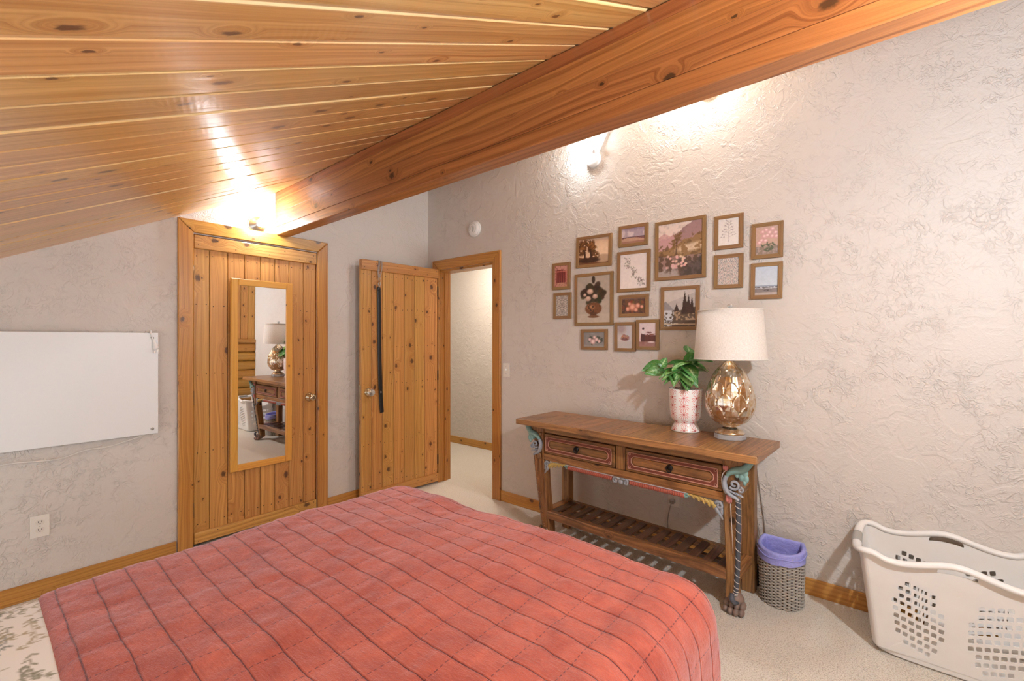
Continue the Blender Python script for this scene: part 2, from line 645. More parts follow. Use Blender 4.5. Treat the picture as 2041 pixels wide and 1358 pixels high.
tr2 = struct(empty('trim_2', (0, 0, 0)))
casing(tr2, CY0, CY1 + 0.002, 2.045, 0.082, 0.022, 'X', XA)
for nm, a in (('jamb_board', (XA - T, XA, CY0 - 0.001, CY0 + 0.001, 0, CZ1)), ('jamb_board', (XA - T, XA, CY1 - 0.001, CY1 + 0.001, 0, CZ1))):
    MB().box(*a).build(nm, wood('trim', 'Z'), tr2)
tr3 = struct(empty('trim_3', (0, 0, 0)))
casing(tr3, DX0 + 0.02, DX1, DZ, 0.09, 0.022, 'Y', YB)
MB().box(DX0, DX0 + 0.02, YB - 0.001, YB + T + 0.001, 0, DZ).build('jamb_board', wood('trim', 'Z'), tr3)
MB().box(DX1 - 0.003, DX1, YB, YB + T + 0.001, 0, DZ).build('jamb_board', wood('trim', 'Z'), tr3)
MB().box(DX0 + 0.02, DX1, YB, YB + T + 0.001, DZ - 0.02, DZ).build('jamb_board', wood('trim', 'X'), tr3)
MB().box(DX0 + 0.02, DX0 + 0.032, YB + 0.05, YB + 0.085, 0, DZ - 0.02).build('door_stop', wood('trim', 'Z'), tr3)


def plank_door(name, bounds, z0, z1, b_top, b_bot, nail_rows, knob_at, crystal=False):
    """planks along local Y (width) and Z; room face at local x = 0"""
    root = struct(empty(name))
    for a, b in zip(bounds[:-1], bounds[1:]):
        cy = (a + b) / 2
        w = (b - a) / 2 - 0.0012
        MB().box(-0.022, 0.0 - random.uniform(0, 0.001), -w, w, 0, z1 - z0 - 0.002, 0.003).build('plank', wood('door', 'Z'), root, (0, cy, z0 + 0.001))
    MB().box(-0.034, -0.022, bounds[0] + 0.002, bounds[-1] - 0.002, z0, z1).build('backing_board', wood('door', 'Z'), root)
    MB().box(-0.022, 0.016, bounds[0], bounds[-1], z1 - b_top, z1 + 0.001, 0.005, 2).build('batten', wood('door', 'Y'), root)
    MB().box(-0.022, 0.016, bounds[0], bounds[-1], z0 - 0.001, z0 + b_bot, 0.005, 2).build('batten', wood('door', 'Y'), root)
    nm = MB()
    for z in nail_rows:
        for a, b in zip(bounds[:-1], bounds[1:]):
            for f in (0.22, 0.78):
                nm.lathe([(0.0034, 0), (0.0030, 0.0022), (0, 0.003)], 6, (0, 0, 0), False)
                M = Matrix.Translation((0.0, a + (b - a) * f + random.uniform(-.006, .006), z + random.uniform(-.008, .008))) @ Matrix.Rotation(PI / 2, 4, 'Y')
                k0 = len(nm.v) - 18
                nm.v[k0:] = [tuple(M @ Vector(p)) for p in nm.v[k0:]]
    for zz in (z1 - b_top / 2, z0 + b_bot / 2):
        for i, f in enumerate(np.linspace(0.03, 0.97, 8)):
            nm.lathe([(0.0034, 0), (0.0030, 0.0022), (0, 0.003)], 6, (0, 0, 0), False)
            M = Matrix.Translation((0.016, bounds[0] + (bounds[-1] - bounds[0]) * f, zz + (0.02 if i % 2 else -0.02))) @ Matrix.Rotation(PI / 2, 4, 'Y')
            k0 = len(nm.v) - 18
            nm.v[k0:] = [tuple(M @ Vector(p)) for p in nm.v[k0:]]
    stuff(nm.build('nail_heads', NAIL, root))
    ky, kz = knob_at
    R = Matrix.Translation((0.0, ky, kz)) @ Matrix.Rotation(PI / 2, 4, 'Y')
    kn = MB().lathe([(0.033, 0), (0.033, 0.004), (0.026, 0.010), (0.013, 0.014), (0.012, 0.034)], 24).xf(R)
    ko = kn.build('knob_rose', BRASS, root)
    if crystal:
        kb = MB().lathe([(0.013, 0.034), (0.030, 0.042), (0.034, 0.056), (0.027, 0.068), (0.0, 0.072)], 10, smooth=False).xf(R)
        kb.build('knob', plain('crystal_knob', lin(226, 222, 212), 0.06, 0.02, Metallic=0.75), root)
    else:
        kb = MB().lathe([(0.012, 0.034), (0.022, 0.040), (0.027, 0.052), (0.0265, 0.064), (0.021, 0.072), (0.010, 0.074), (0.0, 0.0725)], 24).xf(R)
        kb.build('knob', BRASS, root)
    return root


cb = [0.899, 0.990, 1.096, 1.201, 1.302, 1.402, 1.504, 1.610, 1.708]
d1 = plank_door('door_1', cb, 0.034, 2.034, 0.088, 0.07, (0.16, 0.62, 1.13, 1.58, 1.90), (1.655, 0.912))
d1.location = (XA - 0.004, 0, 0)
d1['label'] = 'closed knotty plank closet door behind the tall mirror'
for z in (0.25, 0.98, 1.79):
    h = MB()
    h.lathe([(0.0045, -0.045), (0.0045, 0.045)], 10, (0.009, 0.8955, z))
    h.box(-0.002, 0.0015, 0.896, 0.903, z - 0.045, z + 0.045)
    h.build('hinge', plain('bronze_hinge', lin(120, 96, 74), 0.4, 0.1, Metallic=0.8), d1)

# open door, hinged at the left jamb, swung almost flat to the left wall
ang = math.atan2(0.055, 0.775)
d2 = plank_door('door_2', [0.0, 0.093, 0.196, 0.306, 0.412, 0.52, 0.630, 0.775][::1], 0.02, 2.022, 0.085, 0.075,
                (0.13, 0.48, 0.98, 1.30, 1.62, 1.90)[::1], (0.062, 0.92), True)
d2.location = (-3.285, 2.025, 0)
d2.rotation_euler = (0, 0, -ang)
d2['label'] = 'open knotty plank door folded back towards the left wall'
MB().box(-0.030, -0.006, -0.0012, 0.0, 0.86, 0.98).build('latch_plate', BRASS, d2)
for z in (0.22, 1.02, 1.82):
    MB().lathe([(0.006, -0.045), (0.006, 0.045)], 10, (-0.004, 0.781, z)).build('hinge', IRON, d2)


# ------------------------------------------------------------------ lamps
def emit(name, col, s):
    k = NT(name)
    k.out(col, 0.3, Emission_Color=col, Emission_Strength=s)
    return k.m


BULB = emit('lit_bulb', (0.84, 0.92, 1.0, 1), BULB_L)
BULB_DIM = emit('lit_bulb_dim', (0.86, 0.94, 1.0, 1), 130.0)
BULB_HID = emit('lit_bulb_back', (0.84, 0.92, 1.0, 1), 480.0)
BULB2 = emit('lit_bulb_strong', (0.79, 0.90, 1.0, 1), BULB_LOG)

sc1 = thing('bulb_holder', 'bare lit bulb on a round metal base above the closet door', 'light', (XA, 1.278, 2.172), group=None)
R = Matrix.Rotation(PI / 2, 4, 'Y')
MB().lathe([(0.062, 0), (0.062, 0.006), (0.052, 0.018), (0.030, 0.024), (0.026, 0.05), (0.020, 0.055)], 32).xf(R).build('base', METAL, sc1)
MB().lathe([(0.013, 0.055), (0.016, 0.065), (0.028, 0.085), (0.031, 0.103), (0.026, 0.122), (0.013, 0.132), (0, 0.134)], 20).xf(R).build('bulb', BULB, sc1)


def wall_light(label, loc, rotz, tilt, bulb=None):
    """white round box with a slanting conduit and a bulb; local -Y is into the room"""
    r = thing('wall_light', label, 'light', loc, (0, 0, rotz))
    Ry = Matrix.Rotation(PI / 2, 4, 'X')
    MB().lathe([(0.056, 0), (0.056, 0.02), (0.050, 0.027), (0.0, 0.029)], 32).xf(Ry).build('base', WHITE, r)
    mm = MB().box(-0.019, 0.019, -0.024, -0.002, 0.02, 0.30, 0.004)
    mm.xf(Matrix.Rotation(tilt, 4, 'Y')).build('conduit', WHITE, r)
    M = Matrix.Translation((0.045 * math.sin(tilt) + 0.01, -0.026, 0.052)) @ Matrix.Rotation(math.radians(-62), 4, 'Y') @ Matrix.Rotation(math.radians(28), 4, 'X')
    MB().lathe([(0.020, 0.0), (0.026, 0.01), (0.026, 0.032), (0.018, 0.036)], 24).xf(M).build('socket', WHITE, r)
    MB().lathe([(0.014, 0.036), (0.017, 0.044), (0.030, 0.062), (0.034, 0.082), (0.029, 0.102), (0.014, 0.113), (0, 0.115)], 20).xf(M).build('bulb', bulb or BULB, r)
    return r


wall_light('white wall light with glaring bulb under the beam above the pictures', (-1.575, YB, 2.645), 0, math.radians(28), BULB_DIM)
wall_light('white wall light hidden from the photo behind the beam high on the back wall', (-0.80, YB, 2.90), 0, math.radians(28), BULB_HID)
wall_light('white wall light on the upright boards of the log wall', (XD - 0.022, 1.20, 1.88), math.radians(-90), math.radians(28), BULB2)

hl = thing('ceiling_lamp', 'round white dome lamp on the hallway ceiling', 'light', (-3.3, 3.45, HZ))
MB().lathe([(0.15, 0), (0.15, -0.012), (0.14, -0.02)], 32).build('base', WHITE, hl)
MB().lathe([(0.135, -0.02), (0.125, -0.05), (0.085, -0.078), (0.04, -0.088), (0, -0.09)], 32, cap=False).build('lamp_shade', emit('lit_dome', (1.0, 0.91, 0.80, 1), HALL_W), hl)

# ------------------------------------------------------------------ bed
BX0, BX1, BYF, BZ = -1.995, -0.385, 1.495, 0.60
bed = thing('bed', 'wide bed under the red quilt, only its covers in view', 'bed', (-1.15, 0.4, 0))
MB().box(BX0 + 0.09 + 1.15, BX1 - 0.09 + 1.15, -1.0, BYF - 0.09 - 0.4, 0.34, BZ - 0.05, 0.04, 3).build('mattress', plain('mattress_ticking', lin(226, 222, 214), 0.9), bed)
MB().box(BX0 + 0.10 + 1.15, BX1 - 0.10 + 1.15, -1.0, BYF - 0.10 - 0.4, 0.12, 0.338, 0.02, 2).build('box_spring', plain('box_spring_cloth', lin(200, 192, 182), 0.9), bed)
lgm = None
for sx in (-0.62, 0.62):
    for sy in (-0.95, 0.9):
        if lgm is None:
            lgm = MB().lathe([(0.022, 0), (0.03, 0.02), (0.03, 0.12)], 12).build('leg', IRON, bed, (sx, sy, 0))
        else:
            dup(lgm, bed, (sx, sy, 0))


def drape(X, Y, off=0.0, r=0.115, zmin=0.14, top=BZ):
    """flat cloth coordinates (arrays) -> points on the made bed"""
    x0, x1, y1 = BX0 + r - off, BX1 - r + off, BYF - r + off
    cx = np.clip(X, x0, x1)
    cy = np.minimum(Y, y1)
    dx, dy = X - cx, Y - cy
    d = np.hypot(dx, dy)
    nx, ny = np.where(d > 1e-9, dx / np.maximum(d, 1e-9), 0), np.where(d > 1e-9, dy / np.maximum(d, 1e-9), 0)
    arc = r * PI / 2
    s = np.minimum(d, arc)
    hor = r * np.sin(s / r) + np.maximum(d - arc, 0) * 0.04
    drop = r * (1 - np.cos(s / r)) + np.maximum(d - arc, 0)
    z = np.maximum(top + off - drop, zmin)
    nz = np.cos(s / r)
    return cx + nx * hor, cy + ny * hor, z, nx * np.sin(s / r), ny * np.sin(s / r), nz


def sst(x, a, b):
    t = np.clip((x - a) / (b - a), 0, 1)
    return t * t * (3 - 2 * t)


def vnoise(X, Y, sc, seed):
    rs = np.random.RandomState(seed)
    G = rs.rand(64, 64)
    x, y = X * sc, Y * sc
    xi, yi = np.floor(x).astype(int), np.floor(y).astype(int)
    fx, fy = x - xi, y - yi
    fx, fy = fx * fx * (3 - 2 * fx), fy * fy * (3 - 2 * fy)
    g = lambda a, b: G[a % 64, b % 64]
    return (g(xi, yi) * (1 - fx) + g(xi + 1, yi) * fx) * (1 - fy) + (g(xi, yi + 1) * (1 - fx) + g(xi + 1, yi + 1) * fx) * fy


def cloth(name, x0, x1, y0, y1, step, fn, mat, off, zmin):
    nx, ny = int((x1 - x0) / step) + 1, int((y1 - y0) / step) + 1
    X, Y = np.meshgrid(np.linspace(x0, x1, nx), np.linspace(y0, y1, ny))
    h, seam = fn(X, Y)
    px, py, pz, a, b, c = drape(X, Y, off, zmin=zmin)
    V = np.stack([px + a * h, py + b * h, pz + c * h], -1).reshape(-1, 3)
    I = np.arange(nx * ny).reshape(ny, nx)
    F = np.stack([I[:-1, :-1], I[:-1, 1:], I[1:, 1:], I[1:, :-1]], -1).reshape(-1, 4)
    me = bpy.data.meshes.new(name)
    me.from_pydata(V.tolist(), [], F.tolist())
    me.materials.append(mat)
    me.polygons.foreach_set('use_smooth', [True] * len(F))
    uv = me.uv_layers.new(name='UVMap')
    li = np.empty(len(me.loops), dtype=np.int32)
    me.loops.foreach_get('vertex_index', li)
    UV = np.stack([X.ravel(), Y.ravel()], -1)[li]
    uv.data.foreach_set('uv', UV.ravel().astype(np.float32))
    at = me.attributes.new('seam', 'FLOAT', 'POINT')
    at.data.foreach_set('value', seam.ravel().astype(np.float32))
    me.update()
    o = bpy.data.objects.new(name, me)
    COL.objects.link(o)
    return o, X, Y


SEAM0, SEAMP, STP = 0.154, 0.0787, 0.112


def quilt_fn(X, Y):
    Yw = Y + 0.016 * (vnoise(X + 9, Y + 9, 3.2, 1) - 0.5) + 0.008 * (vnoise(X + 9, Y + 9, 9.0, 2) - 0.5)
    q = (Yw - SEAM0) / SEAMP
    ds = np.abs(q - np.round(q)) * SEAMP
    Xw = X + 0.012 * (vnoise(X + 5, Y + 5, 4.0, 3) - 0.5)
    p = (Xw - BX0) / STP
    dt = np.abs(p - np.round(p)) * STP
    puff = 0.0034 * (1 - np.exp(-(ds / 0.007) ** 1.3)) + 0.0012 * (1 - np.exp(-dt / 0.010))
    wr = 0.006 * (vnoise(X + 20, Y + 20, 14, 4) - 0.5) + 0.010 * (vnoise(X + 20, Y * 1.3 + 20, 5.0, 5) - 0.5) + 0.003 * (vnoise(X + 20, Y + 20, 34, 8) - 0.5)
    big = 0.016 * (vnoise(X + 30, Y + 30, 2.1, 6) - 0.5)
    # small tuck beside each seam: one side a touch higher, like a pleat
    pleat = 0.0020 * np.exp(-((q - np.round(q)) * SEAMP - 0.007) ** 2 / 0.00003)
    hem = sst(Y, 0.119, 0.165)
    return (puff + wr + big + pleat + 0.008) * hem - 0.010 * (1 - sst(Y, 0.119, 0.128)), q


k = NT('red_velvet_quilt')
sq = k.n('ShaderNodeAttribute', attribute_name='seam').outputs['Fac']
sd_ = k.math('MULTIPLY', k.math('SUBTRACT', k.math('FRACT', k.math('ADD', sq, 100.5)), 0.5), 0.0787)
sdm = k.math('ABSOLUTE', k.math('ADD', sd_, k.math('MULTIPLY_ADD', k.noise(k.uv(), 70.0, 2.0), 0.003, -0.0015)))
sm = k.mapr(sdm, 0.0003, 0.0022, 1.0, 0.0, True)
ridge = k.mapr(k.math('ABSOLUTE', k.math('SUBTRACT', sd_, 0.0042)), 0.0, 0.0032, 1.0, 0.0, True)
u, v, _ = k.sep(k.uv())
nz = k.noise(k.uv(), 9.0, 5.0, 0.65, 0.6)
nf = k.noise(k.comb(k.math('MULTIPLY', u, 1.0), k.math('MULTIPLY', v, 3.0)), 46.0, 4.0, 0.7)
nf2 = k.noise(k.uv(), 260.0, 2.0, 0.6)
col = k.mix(k.mapr(nz, 0.3, 0.72), lin(158, 70, 54), lin(198, 102, 80))
col = k.mix(k.math('MULTIPLY', k.mapr(nf, 0.5, 0.78), 0.6), col, lin(138, 52, 46))
# dashed stitching across the quilt
un = k.math('ADD', u, k.math('MULTIPLY_ADD', k.noise(k.uv(), 3.5, 1.0), 0.02, -0.01))
dst = k.math('ABSOLUTE', k.math('SUBTRACT', k.math('FRACT', k.math('DIVIDE', k.math('SUBTRACT', un, BX0 - STP * 20.5), STP)), 0.5))
dash = k.math('GREATER_THAN', k.math('FRACT', k.math('MULTIPLY', v, 62.0)), 0.42)
st = k.math('MULTIPLY', k.math('LESS_THAN', dst, 0.013), dash)
col = k.mix(k.math('MULTIPLY', st, 0.9), col, lin(96, 34, 34))
col = k.mix(k.math('MULTIPLY', sm, 0.9), col, lin(84, 28, 28))
k.bump(k.math('ADD', k.math('ADD', k.math('MULTIPLY', nf, 1.0), k.math('MULTIPLY', nf2, 0.35)), k.math('MULTIPLY', k.math('SUBTRACT', ridge, k.math('MULTIPLY', sm, 1.2)), 0.35)), 0.6, 0.006)
QM = k.out(col, 0.9, Sheen_Weight=0.75, Sheen_Roughness=0.38, Sheen_Tint=(1.0, 0.78, 0.86, 1))
q, _, _ = cloth('quilt', BX0 - 0.38, BX1 + 0.38, 0.119, BYF + 0.40, 0.0072, quilt_fn, QM, 0.0, 0.10)
tag(q, 'red quilted velvet bedspread with stitched rows covering the bed', 'quilt')

# floral sheet at the head of the bed
k = NT('floral_sheet_cloth')
ca = k.n('ShaderNodeAttribute', attribute_name='print').outputs['Color']
k.bump(k.noise(k.uv(), 400.0, 2.0), 0.08, 0.002)
SM = k.out(ca, 0.85, Sheen_Weight=0.1)


def sheet_fn(X, Y):
    return 0.006 * (vnoise(X + 3, Y + 3, 5.0, 11) - 0.5) - 0.004 - 0.030 * sst(Y, 0.135, 0.152), X * 0


sh, SX, SY = cloth('floral_sheet', BX0 - 0.33, BX1 + 0.33, -0.60, 0.168, 0.0042, sheet_fn, SM, -0.004, 0.16)
tag(sh, 'white sheet printed with grey-green sprigs and blue flowers beside the quilt', 'sheet')
rs = np.random.RandomState(5)
C0 = np.ones(SX.shape + (3,)) * np.array(lin(240, 239, 236)[:3])


XS, YS = SX[0], SY[:, 0]


def stamp(cx, cy, a, L_, W_, colr, op=0.85):
    ca_, sa = math.cos(a), math.sin(a)
    m_ = max(L_, W_) + 0.006
    i0, i1 = np.searchsorted(XS, (cx - m_, cx + m_))
    j0, j1 = np.searchsorted(YS, (cy - m_, cy + m_))
    if i1 <= i0 or j1 <= j0:
        return
    X_, Y_ = SX[j0:j1, i0:i1], SY[j0:j1, i0:i1]
    u_ = (X_ - cx) * ca_ + (Y_ - cy) * sa
    v_ = -(X_ - cx) * sa + (Y_ - cy) * ca_
    t = np.clip(u_ / L_, -1, 1)
    e = W_ * (1 - t * t) + 0.0010 - np.abs(v_)
    msk = (np.abs(u_) < L_) * np.clip(e / 0.0015 + 0.2, 0, 1)
    msk = (msk * op)[..., None]
    C0[j0:j1, i0:i1] = C0[j0:j1, i0:i1] * (1 - msk) + np.array(colr[:3]) * msk


for i in range(360):
    bx, by = rs.uniform(BX0 - 0.2, BX1 + 0.2), rs.uniform(-0.6, 0.15)
    a0 = rs.uniform(-0.5, 0.5) + (PI / 2 if rs.rand() < 0.5 else 0.2)
    cg = [lin(128, 128, 104), lin(150, 146, 118), lin(112, 118, 110), lin(170, 158, 128)][rs.randint(4)]
    n_ = rs.randint(3, 7)
    for j in range(n_):
        t = (j - n_ / 2) * 0.022
        px_, py_ = bx + math.cos(a0) * t, by + math.sin(a0) * t
        for sd in (-1, 1):
            if rs.rand() < 0.75:
                aa = a0 + sd * rs.uniform(0.4, 0.9)
                stamp(px_ + math.cos(aa) * 0.012, py_ + math.sin(aa) * 0.012, aa, rs.uniform(0.007, 0.013), 0.0030, cg)
    stamp(bx, by, a0, 0.022 * n_ / 2, 0.0012, cg, 0.7)
for i in range(16):
    bx, by = rs.uniform(BX0, BX1), rs.uniform(-0.6, 0.06)
    if i == 0:
        bx, by = -1.42, 0.02
    for p in range(6):
        aa = p * PI / 3 + rs.uniform(-.2, .2)
        stamp(bx + math.cos(aa) * 0.022, by + math.sin(aa) * 0.022, aa, 0.021, 0.011, [lin(110, 128, 170), lin(146, 160, 190)][p % 2], 0.8)
    stamp(bx, by, 0, 0.009, 0.008, lin(196, 170, 110))
at = sh.data.attributes.new('print', 'FLOAT_COLOR', 'POINT')
at.data.foreach_set('color', np.concatenate([C0, np.ones(C0.shape[:2] + (1,))], -1).reshape(-1).astype(np.float32))

# ------------------------------------------------------------------ carved console table
con = thing('console_table', 'carved and painted wooden console table with two drawers and slatted shelf', 'table', (-1.15, 2.519, 0), (0, 0, -math.radians(3.19)))
CWX, CWY, CWZ = wood('console', 'X'), wood('console', 'Y'), wood('console', 'Z')
TUR = plain('turquoise_paint', lin(134, 170, 164), 0.55, 0.12, 40)
GRY = plain('grey_blue_paint', lin(160, 164, 172), 0.55, 0.14, 40)
SLT = plain('slate_paint', lin(84, 88, 98), 0.5, 0.15, 40)
PNK = plain('pink_paint', lin(208, 132, 126), 0.55, 0.1, 40)
PINKLINE = plain('pale_pink_line_paint', lin(200, 148, 128), 0.55, 0.15, 90)
RED = plain('red_paint', lin(128, 66, 50), 0.5, 0.16, 40)
ROPE = plain('coral_paint', lin(198, 110, 90), 0.55, 0.14, 60)
YEL = plain('ochre_paint', lin(200, 170, 98), 0.55, 0.12, 40)
OFFW = plain('offwhite_line_paint', lin(222, 214, 206), 0.55, 0.12, 90)

tt = empty('tabletop')
tt.parent = con
TZ0, TZ1 = 0.786, 0.820
pn = None
N = 11
w_ = (1.474 - 0.01) / N
for i in range(N):
    a = -0.737 + 0.005 + (i + 0.5) * w_
    if pn is None:
        pn = MB().box(-w_ / 2 + 0.0006, w_ / 2 - 0.0006, -0.206, 0.222, 0, TZ1 - TZ0, 0.0015).build('plank', CWY, tt, (a, 0, TZ0))
    else:
        dup(pn, tt, (a, 0, TZ0 + random.uniform(-.0005, .0005)))
MB().box(-0.737, 0.737, -0.224, -0.2065, TZ0 - 0.001, TZ1, 0.004, 2).build('edge_board', CWX, tt)
for s in (-1, 1):
    MB().box(*sorted((s * 0.7325, s * 0.737)), -0.2065, 0.222, TZ0, TZ1).build('end_board', CWY, tt)

FY = -0.130          # front face of the apron
MB().box(-0.566, 0.566, FY, FY + 0.03, 0.735, TZ0, 0.003).build('top_rail', CWX, con)
MB().box(-0.566, 0.566, FY - 0.004, FY + 0.03, 0.555, 0.599, 0.003).build('bottom_rail', CWX, con)
MB().box(-0.030, 0.030, FY, FY + 0.03, 0.599, 0.735, 0.003).build('middle_stile', CWZ, con)
MB().box(-0.566, 0.566, 0.19, 0.21, 0.56, TZ0).build('back_rail', CWX, con)
for s in (-1, 1):
    MB().box(*sorted((s * 0.585, s * 0.612)), FY + 0.04, 0.19, 0.56, TZ0, 0.002).build('side_panel', CWY, con)

for x0, x1 in ((-0.562, -0.034), (0.034, 0.562)):
    w_, h_ = (x1 - x0), 0.128
    dr = MB().box(-w_ / 2 + .002, w_ / 2 - .002, -0.006, 0.30, 0, h_, 0.003).build('drawer', CWX, con, ((x0 + x1) / 2, FY, 0.603))
    # raised painted border with clipped corners
    X1, Z1_, Z0_ = w_ / 2 - 0.020, h_ - 0.018, 0.018
    fr = 0.020

    def ring(x, za, zb, c):
        return [(-x + c, za), (x - c, za), (x, za + c), (x, zb - c), (x - c, zb), (-x + c, zb), (-x, zb - c), (-x, za + c)]
    outer = ring(X1, Z0_, Z1_, 0.002)
    inner = ring(X1 - fr, Z0_ + fr * .9, Z1_ - fr * .9, 0.017)
    b = MB()
    vs = [(p[0], -0.0065, p[1]) for p in outer] + [(p[0] * .995, -0.0115, p[1]) for p in outer] + [(p[0], -0.0115, p[1]) for p in inner] + [(p[0], -0.0065, p[1]) for p in inner]
    fs = []
    for lvl in range(3):
        for i in range(8):
            j = (i + 1) % 8
            fs.append((lvl * 8 + i, lvl * 8 + j, lvl * 8 + 8 + j, lvl * 8 + 8 + i))
    b.add(vs, fs)
    b.build('border', RED, dr, fix=True)
    b = MB()
    b.tube([(p[0], -0.012, p[1]) for p in outer], 0.0026, 6, closed=True)
    b.tube([(p[0], -0.012, p[1]) for p in inner], 0.0028, 6, closed=True)
    for sx in (-1, 1):
        for zz in (Z0_ + 0.009, Z1_ - 0.009):
            b.tube([(sx * (X1 - 0.010) + 0.006 * math.cos(t), -0.0125, zz + 0.006 * math.sin(t)) for t in np.linspace(0, 2 * PI, 12, endpoint=False)], 0.0018, 5, closed=True)
    b.build('border_lines', PINKLINE, dr)
    b = MB().prism(ring(X1 - fr - 0.006, Z0_ + fr * .9 + 0.006, Z1_ - fr * .9 - 0.006, 0.014), -0.0095, -0.005, 'Y', 0.003)
    b.build('centre_panel', CWX, dr)
    kz = h_ / 2 + 0.004
    b = MB()
    b.lathe([(0.017, 0.0), (0.017, 0.004), (0.010, 0.010), (0.0, 0.012)], 16)
    b.xf(Matrix.Translation((0, -0.009, kz)) @ Matrix.Rotation(PI / 2, 4, 'X'))
    b.tube([(0.014 * math.cos(t), -0.022, kz - 0.006 + 0.017 * math.sin(t)) for t in np.linspace(0, 2 * PI, 16, endpoint=False)], 0.0036, 6, closed=True)
    b.build('ring_pull', IRON, dr)


def lean(p):
    """front legs lean back a little towards the floor"""
    x, y, z = p
    return (x, y + max(0.0, (0.62 - z) / 0.62) * 0.075, z)


LEGP = [(0.566, 0.786), (0.692, 0.786), (0.686, 0.765), (0.664, 0.742), (0.652, 0.722), (0.662, 0.706), (0.650, 0.690), (0.640, 0.674), (0.646, 0.660),
        (0.638, 0.640), (0.634, 0.60), (0.633, 0.50), (0.628, 0.36), (0.619, 0.20), (0.612, 0.10), (0.618, 0.06), (0.612, 0.035),
        (0.566, 0.035), (0.560, 0.06), (0.560, 0.10), (0.566, 0.20), (0.567, 0.4), (0.566, 0.6)]


def spiral(c, r0, turns, a0, sgn, n=22, grow=0.85):
    return [(c[0] + r0 * (1 - grow * t) * math.cos(a0 + sgn * turns * 2 * PI * t), c[1] + r0 * (1 - grow * t) * math.sin(a0 + sgn * turns * 2 * PI * t)) for t in np.linspace(0, 1, n)]


